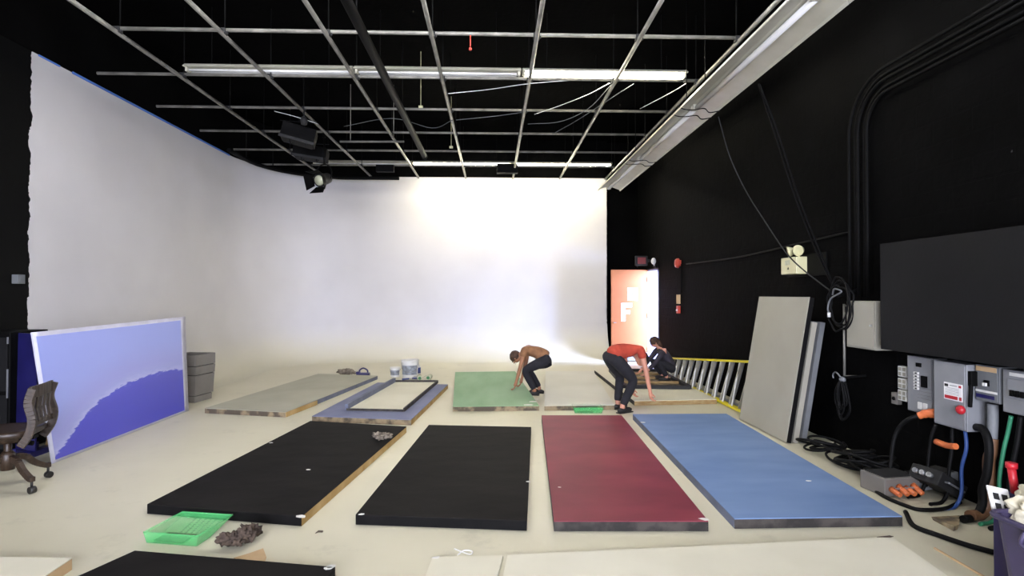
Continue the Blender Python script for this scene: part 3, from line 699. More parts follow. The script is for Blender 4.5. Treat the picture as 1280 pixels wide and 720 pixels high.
me = bpy.data.meshes.new('film'); N_, M_ = 24, 14; vs = []; fs = []; uvs = []
u0, u1, v0, v1 = .015, .955, .02, .965
for j in range(M_+1):
    for i in range(N_+1):
        u, v = u0+(u1-u0)*i/N_, v0+(v1-v0)*j/M_; vs.append(tuple(bil(u, v)-nrm*.0015+V((0, 0, .004))-o_)); uvs.append((i/N_, j/M_))
for j in range(M_):
    for i in range(N_): a = j*(N_+1)+i; fs.append((a, a+1, a+N_+2, a+N_+1))
me.from_pydata(vs, [], fs); uvl = me.uv_layers.new(name='UVMap')
for lp in me.loops: uvl.data[lp.index].uv = uvs[lp.vertex_index]
me.materials.append(M['blue_film']); fo = bpy.data.objects.new('film', me); COL.objects.link(fo); fo.parent = t
for u in (.2, .75):   # prop legs behind the sheet
    a = bil(u, .9)+nrm*.02; g = bil(u, 0)+nrm*.45; g.z = .01; b = MB(); b.bar(a, g, .04, .02, up=(0, 1, 0)); b.build('prop_leg', 'wood_edge', t, origin=o_)

# dark blue board and black cabinet behind chair at left edge
p0, p1 = onZ(14, 574), onZ(58, 566)
b = MB(); a = onZ(20, 553); z1 = 1.18
xa, ya = -4.95, a.y+.1
pl, pr = onY(19, 540, 6.1), onY(44, 540, 5.95); c0 = V((pl.x, 6.1, 0)); tl = onY(19, 420, 6.1)
b.hexa([(pl.x, 6.12, .06), (pr.x, 5.97, .06), (pr.x, 5.95, .06), (pl.x, 6.1, .06)], [(pl.x-.02, 6.15, 1.27), (pr.x-.02, 6.0, 1.27), (pr.x-.02, 5.98, 1.27), (pl.x-.02, 6.13, 1.27)])
b.box((pl.x-.0, 6.2, .03), (.1, .3, .06)); b.box((pr.x-.06, 6.05, .03), (.1, .3, .06))
tag(b.build('blue_board', 'film_dark', origin=c0), 'narrow dark blue board behind the wooden chair at the left edge', 'board')
t = thing('black_cabinet', 'tall black cabinet at the left edge behind the wooden chair', 'cabinet', (onY(10, 500, 6.0).x-.25, 6.27, 0))
b = MB(); b.box((0, 0, .65), (.5, .5, 1.27)); b.build('body', 'black_metal', t, .008)
for z in (.35, .95):
    b = MB(); b.box((0, -.256, z), (.46, .012, .56)); b.build('door', 'board_black', t, .003)
for z_, h_ in ((1.2, .07), (.75, .3)):
    b = MB(); b.box((.235, -.262, z_), (.012, .01, h_)); b.build('edge_glint', 'aluminium', t)  # pale strips standing in for a vertical glint on the cabinet
p = onX(37, 349.5, XL)
b = MB(); b.box((XL+.04, 7.02, p.z), (.08, .1, .11)); b.box((XL+.083, 7.02, p.z), (.006, .07, .08))
tag(b.build('junction_box', 'mid_grey', bevel=.004), 'small grey junction box at the ragged left edge of the white wall', 'junction box')

# ribbed bin
p0, p1, p2 = onZ(238, 504.5), onZ(268, 497.5), onZ(272, 489)
c = onZ(251, 497, 0); c.x += -.05; c.y += .18
cn = onZ(244, 504.5); rot_ = Matrix.Rotation(-.16, 3, 'Z') @ V((-.23, .23, 0)); c = cn+rot_
t = thing('ribbed_bin', 'square grey bin with stepped bands behind the leaning blue sheet', 'bin', (c.x, c.y, 0), -.16)
def sq(b, h0, h1, w0, w1, mi=0):
    b.hexa([(-w0, w0, h0), (w0, w0, h0), (w0, -w0, h0), (-w0, -w0, h0)], [(-w1, w1, h1), (w1, w1, h1), (w1, -w1, h1), (-w1, -w1, h1)], mi)
S = 1.0
for nm, h0, h1, w0, w1 in (('foot_band', 0.002, .1, .2, .205), ('lower_band', .11, .42, .215, .228), ('middle_band', .43, .56, .23, .236), ('top_band', .57, .74, .234, .24)):
    b = MB()
    if nm == 'top_band':
        for (s, e) in (((-1, -1), (1, -1)), ((1, -1), (1, 1)), ((1, 1), (-1, 1)), ((-1, 1), (-1, -1))):
            b.bar((s[0]*.23, s[1]*.23, .655), (e[0]*.23, e[1]*.23, .655), .02, .17)
    else: sq(b, h0, h1, w0, w1)
    b.build(nm, 'bin_grey', t, .006)
b = MB(); sq(b, .05, .62, .19, .218); b.build('shade_block', 'bin_shade', t)  # dark block that colours in the shade of the bin's opening

# wooden swivel chair
k1, k2 = onZ(40, 617), onZ(67, 599); km = (k1+k2)/2; kd = (k2-k1); kp = V((-kd.y, kd.x, 0)).normalized(); chc = km+kp*math.sqrt(max(.32**2-(kd.length/2)**2, .01)); chc.z = 0
legang = math.atan2((k1-chc).y, (k1-chc).x)-math.radians(197)
t = thing('swivel_chair', 'old dark wooden swivel chair with slatted back at the left edge', 'chair', (chc.x, chc.y, 0), math.radians(197))
b = MB(); n_ = 20; ring = []
for lvl, (z, s) in enumerate(((.47, .92), (.485, 1.0), (.515, 1.0), (.525, .96), (.515, .5))):
    for k in range(n_):
        a = 2*PI*k/n_; ca, sa = math.cos(a), math.sin(a); q_ = 1/max(abs(ca), abs(sa)); rr = .235*min(q_, 1.18)*s
        b.v.append(V((rr*ca+.01, rr*sa*1.02, z)))
for i in range(4):
    for k in range(n_): k2 = (k+1) % n_; b.face((i*n_+k, i*n_+k2, (i+1)*n_+k2, (i+1)*n_+k), 0, True)
b.face([k for k in range(n_)][::-1]); b.face([4*n_+k for k in range(n_)]); b.build('seat', 'wood_dark', t)
def bx_(z): return -.2-.10*math.sin((z-.42)/.5*PI*.9)*.6-.06*(z-.42)
for s in (-1, 1):
    b = MB(); pts = smooth_path([(-.17, s*.2, .40), (-.23, s*.205, .50), (-.25, s*.205, .62), (-.22, s*.2, .76), (-.25, s*.2, .88)], 4)
    for i in range(len(pts)-1): b.bar(pts[i], pts[i+1]+(pts[i+1]-pts[i])*.1, .03, .062, up=(1, 0, 0))
    b.build('back_post', 'wood_dark', t, .004)
b = MB()
for k in range(8):
    y0 = -.2+.05*k; b.bar((-.235-.012*math.sin(PI*(k+.0)/8), y0, .85), (-.235-.012*math.sin(PI*(k+1)/8), y0+.052, .85), .022, .1)
b.build('top_rail', 'wood_dark', t, .004)
b = MB(); b.bar((-.235, -.2, .575), (-.235, .2, .575), .02, .05); b.build('lower_rail', 'wood_dark', t, .004)
for k in range(5):
    y0 = -.13+.065*k; b = MB(); b.bar((-.245, y0, .58), (-.225, y0, .7), .035, .012, up=(1, 0, 0)); b.bar((-.225, y0, .69), (-.238, y0, .83), .035, .012, up=(1, 0, 0)); b.build('back_slat', 'wood_dark', t, .002)
b = MB(); b.cyl((0, 0, .2), (0, 0, .47), .028); b.lathe([(0, .40), (.1, .41), (.11, .44), (.14, .47), (0, .47)]); b.lathe([(0, .17), (.05, .17), (.055, .3), (.035, .33), (0, .33)]); b.build('pedestal', 'wood_dark', t)
b = MB(); b.bar((-.2, 0, .44), (.18, 0, .44), .09, .03); b.cyl((0, 0, .42), (-.18, 0, .38), .02); b.build('tilt_mechanism', 'black_metal', t)
for k in range(4):
    a = legang+k*PI/2; c_, s_ = math.cos(a), math.sin(a); b = MB()
    pts = smooth_path([(.03*c_, .03*s_, .27), (.13*c_, .13*s_, .25), (.2*c_, .2*s_, .18), (.29*c_, .29*s_, .125), (.33*c_, .33*s_, .12)], 4)
    for i in range(len(pts)-1): b.bar(pts[i], pts[i+1]+(pts[i+1]-pts[i])*.12, .04, .055-.015*i/len(pts))
    lg = b.build('leg', 'wood_dark', t, .006)
    b = MB(); b.cyl((.315*c_, .315*s_, .05), (.315*c_, .315*s_, .11), .01); px_ = V((-s_, c_, 0)); q0 = V((.32*c_, .32*s_, .031)); b.cyl(q0-px_*.022, q0+px_*.022, .029); b.build('caster', 'caster_black', lg)

# ------------------------------------------------------------------ right wall kit
def wall_box(px0, px1, yt, yb, dep, z_from='near'):
    """front face corners on the plane X = XR-dep; px0 far side, px1 near side; yt,yb picture heights at px0"""
    xf = XR-dep; a, d = onX(px0, yt, xf), onX(px0, yb, xf); e_ = onX(px1, yt, xf)
    return xf, e_.y, a.y, d.z, a.z     # x front, y near, y far, z low, z high
# black plywood cabinet board
xf, y0, y1, z0, z1 = wall_box(1100, 1400, 305, 436, .25)
t = thing('black_wall_board', 'large black board boxed out from the right wall above the electrical panels', 'board', (XR, (y0+y1)/2, z0)); o_ = (XR, (y0+y1)/2, z0)
b = MB(); b.box((xf+.01, (y0+y1)/2, (z0+z1)/2), (.02, y1-y0, z1-z0)); b.build('face_board', 'board_black', t, .003, origin=o_)
b = MB(); b.box((xf+.13, (y0+y1)/2, (z0+z1)/2), (.215, y1-y0-.06, z1-z0-.06)); b.build('side_box', 'black_paint', t, origin=o_)
# grey box with cable coil
xf, y0, y1, z0, z1 = wall_box(1058, 1094, 376, 433, .2)
t = thing('grey_wall_box', 'plain light grey metal box on the right wall beside the black board', 'electrical box', (XR, (y0+y1)/2, z0)); o_ = (XR, (y0+y1)/2, z0)
b = MB(); b.box((xf+.1, (y0+y1)/2, (z0+z1)/2), (.198, y1-y0, z1-z0)); b.build('body', 'light_grey_panel', t, .004, origin=o_)
b = MB(); b.box((xf-.004, (y0+y1)/2, (z0+z1)/2), (.008, y1-y0-.03, z1-z0-.03)); b.build('cover', 'light_grey_panel', t, .003, origin=o_)
b = MB(); b.cyl((xf-.005, y0+.05, (z0+z1)/2), (xf-.02, y0+.05, (z0+z1)/2), .012); b.build('latch', 'aluminium', t, origin=o_)
# panel A
xf, y0, y1, z0, z1 = wall_box(1134, 1166, 444, 512, .13)
t = thing('breaker_box', 'grey breaker panel with a column of black breakers beside the white sockets', 'electrical panel', (XR, (y0+y1)/2, z0)); o_ = (XR, (y0+y1)/2, z0)
ym, zm, W_, H_ = (y0+y1)/2, (z0+z1)/2, y1-y0, z1-z0
b = MB(); b.box((xf+.065, ym, zm), (.128, W_, H_)); b.build('body', 'grey_enamel', t, .004, origin=o_)
b = MB(); b.box((xf-.003, ym, zm), (.006, W_-.02, H_-.02)); b.build('cover', 'grey_enamel', t, .002, origin=o_)
for k in range(6):
    b = MB(); b.box((xf-.012, ym+W_*.08, z1-H_*(.29+.055*k)), (.02, W_*.16, H_*.04)); b.box((xf-.024, ym+W_*.05, z1-H_*(.29+.055*k)), (.012, W_*.05, H_*.02), mi=1); b.build('breaker', ['outlet_white', 'black_metal'], t, .001, origin=o_)
b = MB(); b.box((xf-.012, ym-W_*.22, z1-H_*.42), (.02, W_*.2, H_*.2)); b.build('main_switch', 'black_metal', t, .002, origin=o_)
b = MB(); b.box((xf-.01, ym, z1-H_*.14), (.015, W_*.18, H_*.07)); b.build('name_plate', 'black_metal', t, .002, origin=o_)
for k in (-.04, -.24):
    b = MB(); b.box((xf-.01, ym+k*W_, z0+H_*.14), (.012, W_*.15, H_*.12)); b.build('socket', 'outlet_white', t, .002, origin=o_)
for k in range(4):
    b = MB(); b.box((xf-.007, ym-W_*.2, z0+H_*(.28+.06*k)), (.003, W_*.5, .004)); b.build('blank_slot', 'mid_grey', t, origin=o_)
# panel B: switch with sticker and lever
xf, y0, y1, z0, z1 = wall_box(1167, 1208, 450, 528, .2)
ym, zm, W_, H_ = (y0+y1)/2, (z0+z1)/2, y1-y0, z1-z0; o_ = (XR, ym, z0)
t = thing('disconnect_switch', 'large grey switch box with a red and white sticker and red-knobbed lever', 'electrical panel', o_)
b = MB(); b.box((xf+.1, ym, zm), (.198, W_, H_)); b.build('body', 'grey_enamel', t, .004, origin=o_)
b = MB(); b.box((xf-.004, ym, zm), (.008, W_-.02, H_-.02)); b.build('door', 'grey_enamel', t, .003, origin=o_)
st = MB(); sy, sz, sw, sh = ym-W_*.14, z1-H_*.44, W_*.55, H_*.26
st.box((xf-.010, sy, sz), (.003, sw, sh)); stk = st.build('sticker', 'sign_white', t, origin=o_)
b = MB(); b.box((xf-.012, sy+sw*.1, sz-sh*.34), (.002, sw*.7, sh*.2)); b.box((xf-.012, sy-sw*.38, sz+sh*.36), (.002, sw*.14, sh*.14)); b.box((xf-.012, sy-sw*.4, sz-sh*.34), (.002, sw*.12, sh*.2)); b.build('sticker_band', 'red_plastic', t, origin=o_)
b = MB(); b.box((xf-.012, sy+sw*.36, sz+sh*.34), (.002, sw*.2, sh*.16)); b.build('sticker_mark', 'dark_grey', t, origin=o_)
b = MB()
for k in range(5): b.box((xf-.012, sy+sw*.05, sz+sh*(.2-.09*k)), (.002, sw*.75, sh*.018))
b.box((xf-.012, sy-sw*.02, sz+sh*.36), (.002, sw*.4, sh*.04)); b.build('sticker_lines', 'mid_grey', t, origin=o_)
b = MB(); b.box((xf+.04, y0-.02, z1-H_*.2), (.07, .035, H_*.22)); b.cyl((xf+.01, y0-.03, z1-H_*.28), (xf+.0, y0-.03, z1-H_*.62), .014); b.build('lever', 'black_metal', t, .006, origin=o_)
b = MB(); b.ball((xf-.025, y0+.03, z1-H_*.68), (.03, .036, .036)); b.build('lever_knob', 'red_plastic', t, origin=o_)
# box C and D
def small_breaker(label, px0, px1, yt, yb, dep, kind):
    xf, y0, y1, z0, z1 = wall_box(px0, px1, yt, yb, dep); ym, zm, W_, H_ = (y0+y1)/2, (z0+z1)/2, y1-y0, z1-z0; o_ = (XR, ym, z0)
    t = thing('breaker_box', label, 'electrical panel', o_)
    b = MB(); b.box((xf+dep/2, ym, zm), (dep-.002, W_, H_)); b.build('body', 'grey_enamel' if kind else 'mid_grey', t, .004, origin=o_)
    b = MB(); b.box((xf-.003, ym, zm), (.006, W_-.02, H_-.02)); b.build('cover', 'grey_enamel' if kind else 'mid_grey', t, .002, origin=o_)
    if not kind:
        b = MB(); b.box((xf-.01, ym-W_*.03, z1-H_*.48), (.014, W_*.2, H_*.16)); b.build('breaker', 'black_metal', t, .002, origin=o_)
        for s in (-.06, .03):
            b = MB(); b.box((xf-.02, ym+s*W_, z1-H_*.52), (.02, W_*.06, H_*.09)); b.build('toggle', 'outlet_white', t, .002, origin=o_)
        b = MB(); b.box((xf-.008, ym, z1-H_*.1), (.003, W_*.85, H_*.13)); b.build('top_label', 'kraft', t, origin=o_)
        b = MB(); b.box((xf-.008, ym, z1-H_*.72), (.003, W_*.9, H_*.06)); b.build('white_label', 'outlet_white', t, origin=o_)
        b = MB(); b.box((xf-.008, ym+W_*.05, z1-H_*.86), (.003, W_*.75, H_*.1)); b.build('blue_label', 'film_dark', t, origin=o_)
    else:
        b = MB(); b.box((xf-.008, ym, z1-H_*.09), (.003, W_*.55, H_*.08)); b.build('top_label', 'outlet_white', t, origin=o_)
        b = MB(); b.box((xf-.01, ym-W_*.05, z1-H_*.42), (.012, W_*.75, H_*.45)); b.build('inner_door', 'grey_enamel', t, .003, origin=o_)
        for k in range(4):
            b = MB(); b.box((xf-.02, ym-W_*(.28-.14*k)+W_*.03, z1-H_*.52), (.014, W_*.1, H_*.14)); b.build('breaker', 'black_metal', t, .002, origin=o_)
    return t
small_breaker('grey breaker box with two white toggles right of the red-knobbed switch', 1219, 1249, 455, 499, .14, 0)
small_breaker('grey breaker box at the far right edge of the picture', 1253, 1300, 461, 514, .14, 1)
# outlets
for i, (ya, lab) in enumerate(((457, 'top'), (472, 'middle'), (486.5, 'bottom'))):
    xf, y0, y1, z0, z1 = wall_box(1122, 1133, ya, ya+13, .05); ym, zm = (y0+y1)/2, (z0+z1)/2
    t = thing('wall_socket', 'white double socket left of the breaker panel, %s of the three' % lab, 'wall socket', (XR, ym, zm)); o_ = (XR, ym, zm)
    b = MB(); b.box((XR-.025, ym, zm), (.05, y1-y0, z1-z0)); b.build('back_box', 'outlet_white', t, .004, origin=o_)
    for s in (-1, 1):
        for s2 in (-1, 1):
            b = MB(); b.box((XR-.052, ym+s*(y1-y0)*.23, zm+s2*(z1-z0)*.23), (.006, (y1-y0)*.3, (z1-z0)*.32)); b.build('outlet', 'light_grey_panel', t, .001, origin=o_)
xf, y0, y1, z0, z1 = wall_box(1114, 1121, 490, 504, .05); ym, zm = (y0+y1)/2, (z0+z1)/2
t = thing('wall_switch', 'single dull metal switch plate low on the wall left of the white sockets', 'wall switch', (XR, ym, zm)); o_ = (XR, ym, zm)
b = MB(); b.box((XR-.025, ym, zm), (.05, y1-y0, z1-z0)); b.build('plate', 'bin_grey', t, .003, origin=o_)
b = MB(); b.ball((XR-.052, ym, zm), .018); b.build('button', 'black_metal', t, origin=o_)

# conduits
cd = [(1064, 3.90), (1069.5, 3.84), (1075, 3.78), (1081, 3.72), (1086.5, 3.66)]
labs = ['leftmost', 'second from left', 'middle', 'second from right', 'rightmost']
for i, (px, zc) in enumerate(cd):
    y_ = onX(px, 250, XR-.04).y; x_ = XR-.04-(.0 if i % 2 else .02); b = MB()
    r_ = .55-.06*i; pts = [(x_, y_, z1_) for z1_ in (1.66, 2.2, 2.8, zc-r_)]
    for k in range(1, 9):
        a = k/8*PI/2; pts.append((x_, y_-r_*(1-math.cos(a)), zc-r_+r_*math.sin(a)))
    pts += [(x_, y_-r_-1.2, zc), (x_, 1.2, zc+.02)]
    b.tube(pts, .017, 10)
    tag(b.build('wall_conduit', 'black_metal', origin=(x_, y_, 1.66)), 'black conduit bending up the right wall, %s of the bundle' % labs[i], 'conduit', 'black conduits on the right wall')
b = MB()
for y_ in (3.9, 4.6): b.bar((XR-.035, y_, 3.45), (XR-.035, y_, 4.0), .05, .05)
tag(b.build('conduit_bracket', 'black_metal', bevel=.004), 'black bracket strip holding the horizontal conduits at the top right', 'bracket')

# emergency light
xf, y0, y1, z0, z1 = wall_box(976, 995, 323, 343.5, .16); ym, zm = (y0+y1)/2, (z0+z1)/2; o_ = (XR, ym, z0)
t = thing('emergency_light', 'cream emergency light box with two lamp heads on the right wall', 'emergency light', o_)
b = MB(); b.box((xf+.08, ym, zm), (.158, y1-y0, z1-z0)); b.build('battery_box', 'cream_plastic', t, .008, origin=o_)
b = MB(); b.box((XR-.012, ym-.14, zm), (.02, (y1-y0)+.5, z1-z0+.06)); b.build('back_plate', 'black_metal', t, .003, origin=o_)
for s in (-.1, .12):
    b = MB(); c = V((xf+.07, ym-s, z1+.08)); X = Matrix.Translation(c) @ Matrix.Rotation(-PI/2-.2, 4, 'Y') @ Matrix.Rotation(s*4, 4, 'X')
    b.lathe([(0, -.06), (.04, -.055), (.065, 0), (.07, .02), (.06, .02), (.0, .012)], X=X); b.cyl((c.x, c.y, z1), c-V((0, 0, .05)), .012); b.build('lamp_head', 'cream_plastic', t, origin=o_)
b = MB(); b.lathe([(.012, 0), (.002, .03)], X=Matrix.Translation((xf-.002, ym, z0+.06))); b.build('indicator', 'dark_grey', t, origin=o_)
b = MB(); b.box((xf-.001, ym+.02, zm+.04), (.002, .12, .06)); b.build('status_label', 'roller_nap', t, origin=o_)

# exit sign, twin heads, bell, pull station
p = onX(805, 326, XR-.15); b = MB()
t = thing('exit_sign', 'small dark red lit-up sign above the doorway', 'exit sign', (XR, p.y, p.z)); o_ = (XR, p.y, p.z)
b.box((XR-.22, p.y, p.z), (.3, .1, .24)); b.box((XR-.04, p.y, p.z), (.08, .05, .08)); b.build('sign_case', 'dark_grey', t, .008, origin=o_)
b = MB(); b.box((XR-.22, p.y-.052, p.z), (.2, .006, .16)); b.build('sign_face', 'exit_red', t, origin=o_)
p = onX(819, 328, XR-.06)
t = thing('twin_spot', 'small white spot lamp on the wall just right of the red sign', 'spot lamp', (XR, p.y, p.z)); o_ = (XR, p.y, p.z)
b = MB(); b.box((XR-.04, p.y, p.z-.09), (.08, .2, .08)); b.build('base', 'black_metal', t, .005, origin=o_)
b = MB(); b.ball((XR-.1, p.y, p.z+.03), (.06, .05, .08)); b.cyl((XR-.08, p.y, p.z-.08), (XR-.1, p.y, p.z+.02), .012); b.build('lamp_head', 'bucket_white', t, origin=o_)
p = onX(847.5, 329, XR-.05)
t = thing('alarm_bell', 'round red alarm bell high on the right wall beside the doorway', 'alarm bell', (XR, p.y, p.z)); o_ = (XR, p.y, p.z)
b = MB(); b.lathe([(.1, 0), (.1, .03), (.085, .06), (.03, .075), (0, .077)], X=Matrix.Translation((XR-.04, p.y, p.z)) @ Matrix.Rotation(-PI/2, 4, 'Y')); b.build('gong', 'fire_red', t, origin=o_)
b = MB(); b.box((XR-.02, p.y, p.z), (.038, .12, .12)); b.build('base', 'fire_red', t, .004, origin=o_)
yb_ = p.y
b = MB(); b.tube([(XR-.015, yb_-.1, p.z-.02), (XR-.015, yb_-.1, 1.7)], .012, 8); tag(b.build('thin_conduit', 'black_metal'), 'thin black conduit below the red alarm bell', 'conduit')
p = onX(848, 374, XR-.03)
b = MB(); b.box((XR-.03, p.y, p.z), (.058, .09, .19)); b.box((XR-.061, p.y, p.z), (.006, .06, .12)); tag(b.build('call_point', ['kraft'], bevel=.006), 'small pale box on the wall above the red fire pull station', 'box')
p = onX(848, 387, XR-.03)
t = thing('fire_pull_station', 'red fire pull station on the wall below the alarm bell', 'fire alarm', (XR, p.y, p.z)); o_ = (XR, p.y, p.z)
b = MB(); b.box((XR-.03, p.y, p.z), (.058, .1, .16)); b.build('body', 'fire_red', t, .006, origin=o_)
b = MB(); b.box((XR-.065, p.y, p.z-.01), (.012, .07, .03)); b.build('pull_bar', 'sign_white', t, .002, origin=o_)
# long cable along the wall from bell rising to the right
b = MB(); pts = [onX(x, y, XR-.02) for x, y in ((858, 330), (920, 322), (1000, 304), (1062, 290))]; b.tube(smooth_path(pts), .012, 8)
tag(b.build('wall_cable', 'black_rubber'), 'black cable running along the wall right of the alarm bell', 'cable')

# cords from the reflector lights down to the coil
a0 = onX(898, 146, 2.95); pts = [a0, onX(912, 195, 3.2), onX(932, 238, 3.4), onX(955, 275, 3.5), onX(982, 315, 3.55), onX(1005, 338, 3.6), onX(1040, 365, 3.66)]
b = MB(); b.tube(smooth_path(pts), .008, 8); tag(b.build('power_cable', 'dark_grey'), 'thin grey cord drooping across the emergency light', 'cord')
for k, dx in enumerate((0, 4)):
    pts = [onX(948+dx*.3, 105, 3.02), onX(968+dx, 165, 3.25), onX(992+dx, 240, 3.45), onX(1018+dx, 308, 3.6), onX(1043+dx*.3, 362, 3.68)]
    b = MB(); b.tube(smooth_path(pts), .011, 8); tag(b.build('power_cable', 'black_metal'), 'dark cord slanting from the reflector lights to the cable coil, %s of the pair' % ('left' if k == 0 else 'right'), 'cord')
# coil of cable with white plug
def coil(label, px, py, x, rw, rh, n_, m_, r=.009, name='cable_coil', seed=1, low=None):
    c = onX(px, py, x); rnd = random.Random(seed); t = thing(name, label, 'cable', c)
    b = MB(); pts = []
    for k in range(n_*14):
        a = k/14*2*PI; f = rnd.uniform(.93, 1.07); ph = (k//14)
        pts.append((-.02*ph % .06+rnd.uniform(-.01, .01), math.cos(a)*rw*f*(1-.07*ph), math.sin(a)*rh*f+(rh*.1*ph)))
    b.tube(smooth_path(pts, 3), r, 7); b.build('coil', m_, t); return t
c1 = coil('loose black cable coil hanging on the wall beside the grey box', 1048, 385, 3.62, .2, .24, 4, 'black_rubber', .009)
b = MB(); b.tube(smooth_path([(0, .1, .14), (-.03, .02, .2), (-.03, -.1, .17), (-.03, .08, .1), (-.04, .12, 0), (-.04, .1, -.06)]), .009, 7); b.build('pale_flex', 'mid_grey', c1)
b = MB(); b.cyl((-.04, .1, -.05), (-.04, .1, -.1), .016); b.build('plug', 'outlet_white', c1)
b = MB(); b.bar((0, 0, .12), (.22, 0, .2), .02, .02); b.build('wall_hook', 'black_metal', c1)
b = MB(); p0, p1 = onX(1055, 380, 3.7), onX(1055, 470, 3.7); b.cyl(p0, (p0.x, p0.y, p1.z-.02), .012, 8)
b.cyl((p0.x, p0.y, p0.z-.02), (XR, p0.y, p0.z-.02), .01, 8); b.cyl((p0.x, p0.y, p1.z), (XR, p0.y, p1.z), .01, 8)
tag(b.build('vertical_bar', 'galvanised'), 'slim vertical bar on the wall left of the grey box', 'bar')
p = onX(1053, 472, 3.62); t = thing('cable_bundle', 'long black cable bundle hanging from a hook above the floor', 'cable', p)
b = MB(); rnd = random.Random(4)
for k in range(9):
    w_, l_ = rnd.uniform(.03, .12), rnd.uniform(.3, .48); dx = rnd.uniform(-.03, .03)
    b.tube(smooth_path([(dx, 0, 0), (dx-.02, w_*.6, -l_*.4), (dx, w_, -l_*.8), (dx, w_*.3, -l_), (dx+.01, -w_*.7, -l_*.75), (dx, -w_*.5, -l_*.3), (dx, 0, 0)]), .009, 6)
b.build('cable_loops', 'black_rubber', t)
b = MB(); b.tube(smooth_path([(0, 0, -.02), (-.02, .04, .03), (0, .12, .04), (0, .16, .01), (0, .155, -.03)]), .008, 6); b.ball((0, 0, -.02), (.03, .04, .03)); b.build('pale_end', 'mid_grey', t)
b = MB(); b.bar((0, 0, .0), (.25, 0, .02), .02, .02); b.build('wall_hook', 'black_metal', t)

# cables under the panels
def hose(label, pts, r, m_, name='power_cable', cat='cable', floor=True):
    b = MB(); P = [onX(*q) for q in pts]
    if floor: e_ = P[-1]; P.append(V((e_.x-.01, e_.y-.01, max(.12, e_.z*.4)))); P.append(V((e_.x-.08, e_.y-.03, r+.003))); P.append(V((e_.x-.22, e_.y-.08, r+.003)))
    P = [V((p.x, p.y, max(p.z, r+.002))) for p in P]
    b.tube(smooth_path(P), r, 10); return tag(b.build(name, m_), label, cat)
t = thing('power_cable', 'black cable with a bright orange connector plugged in below the breaker panel', 'cable', onX(1160, 520, 3.7)); o_ = t.location.copy()
P = [onX(1170, 517, 3.74), onX(1158, 517, 3.7), onX(1148, 520, 3.66)]; b = MB(); b.tube(smooth_path(P), [.04]*5+[.035]*4+[.03]*4, 12); b.build('connector', 'orange_rubber', t, origin=o_)
P = [onX(1149, 520, 3.66), onX(1138, 523, 3.6), onX(1126, 532, 3.58), onX(1118, 548, 3.55), onX(1114, 575, 3.5), onX(1112, 596, 3.45)]; b = MB(); b.tube(smooth_path(P), .017, 10); b.build('cable', 'black_rubber', t, origin=o_)
hose('black cable hanging left under the large switch box', [(1170, 530, 3.72), (1164, 548, 3.7), (1160, 580, 3.66), (1158, 606, 3.62)], .013, 'black_rubber')
hose('thick black cable looping under the red-knobbed switch box', [(1212, 534, 3.76), (1228, 536, 3.72), (1236, 556, 3.7), (1234, 590, 3.68), (1228, 612, 3.66)], .028, 'black_rubber')
hose('ribbed grey conduit dropping from the two-toggle breaker box', [(1241, 505, 3.78), (1241, 525, 3.78), (1240, 550, 3.77)], .035, 'mid_grey', 'flexible_conduit', 'conduit', False)
hose('brown sleeved cable below the ribbed grey conduit', [(1240, 548, 3.77), (1239, 565, 3.76), (1236, 578, 3.74)], .04, 'brown_hose')
hose('green cable hanging at the right edge', [(1264, 520, 3.78), (1260, 540, 3.78), (1254, 565, 3.76), (1249, 600, 3.74)], .014, 'green_cable')
hose('black cable hanging right of the green cable', [(1276, 520, 3.78), (1272, 550, 3.77), (1266, 580, 3.75), (1262, 606, 3.74)], .017, 'black_rubber')
hose('blue cable hanging low under the large switch box', [(1206, 535, 3.74), (1208, 560, 3.72), (1202, 585, 3.7)], .013, 'blue_cable')
hose('black cable in the middle below the large switch box', [(1190, 530, 3.74), (1190, 560, 3.72), (1186, 590, 3.68)], .014, 'black_rubber')
hose('orange connector lying across the cables below the switch box', [(1170, 552, 3.6), (1184, 557, 3.6), (1195, 558, 3.6)], .024, 'orange_rubber', 'cable_connector', 'connector', False)
# floor cables
def fcable(label, pts, r, m_='black_rubber'):
    b = MB(); b.tube(smooth_path([onZ(x, y, r+.002) for x, y in pts]), r, 10); return tag(b.build('floor_cable', m_), label, 'cable')
fcable('thick black cable curving over the floor to the purple tub', [(1132, 640), (1142, 657), (1170, 668), (1205, 680), (1237, 689), (1262, 695)], .017)
fcable('black cable looping between the blue flat and the metal cases', [(1092, 612), (1108, 622), (1132, 632), (1150, 637), (1180, 636), (1200, 628)], .015)
# pile of black cable
p = onZ(1058, 583, 0); b = MB(); rnd = random.Random(9)
for k in range(22):
    cx_, cy_ = p.x+rnd.uniform(-.05, .12), p.y+rnd.uniform(-.5, .45); rr = rnd.uniform(.1, .22); z_ = rnd.uniform(.02, .16); pts = []
    tx, ty = rnd.uniform(-.25, .25), rnd.uniform(-.25, .25)
    for j in range(11): a = j/10*2*PI; pts.append((cx_+rr*math.cos(a), cy_+rr*math.sin(a)*1.1, max(.014, z_+rr*(tx*math.cos(a)+ty*math.sin(a))+.015*j/10)))
    b.tube(smooth_path(pts, 3), .012, 6)
tag(b.build('cable_pile', 'black_rubber', origin=(p.x, p.y, 0)), 'heap of coiled black cable on the floor against the right wall', 'cable')
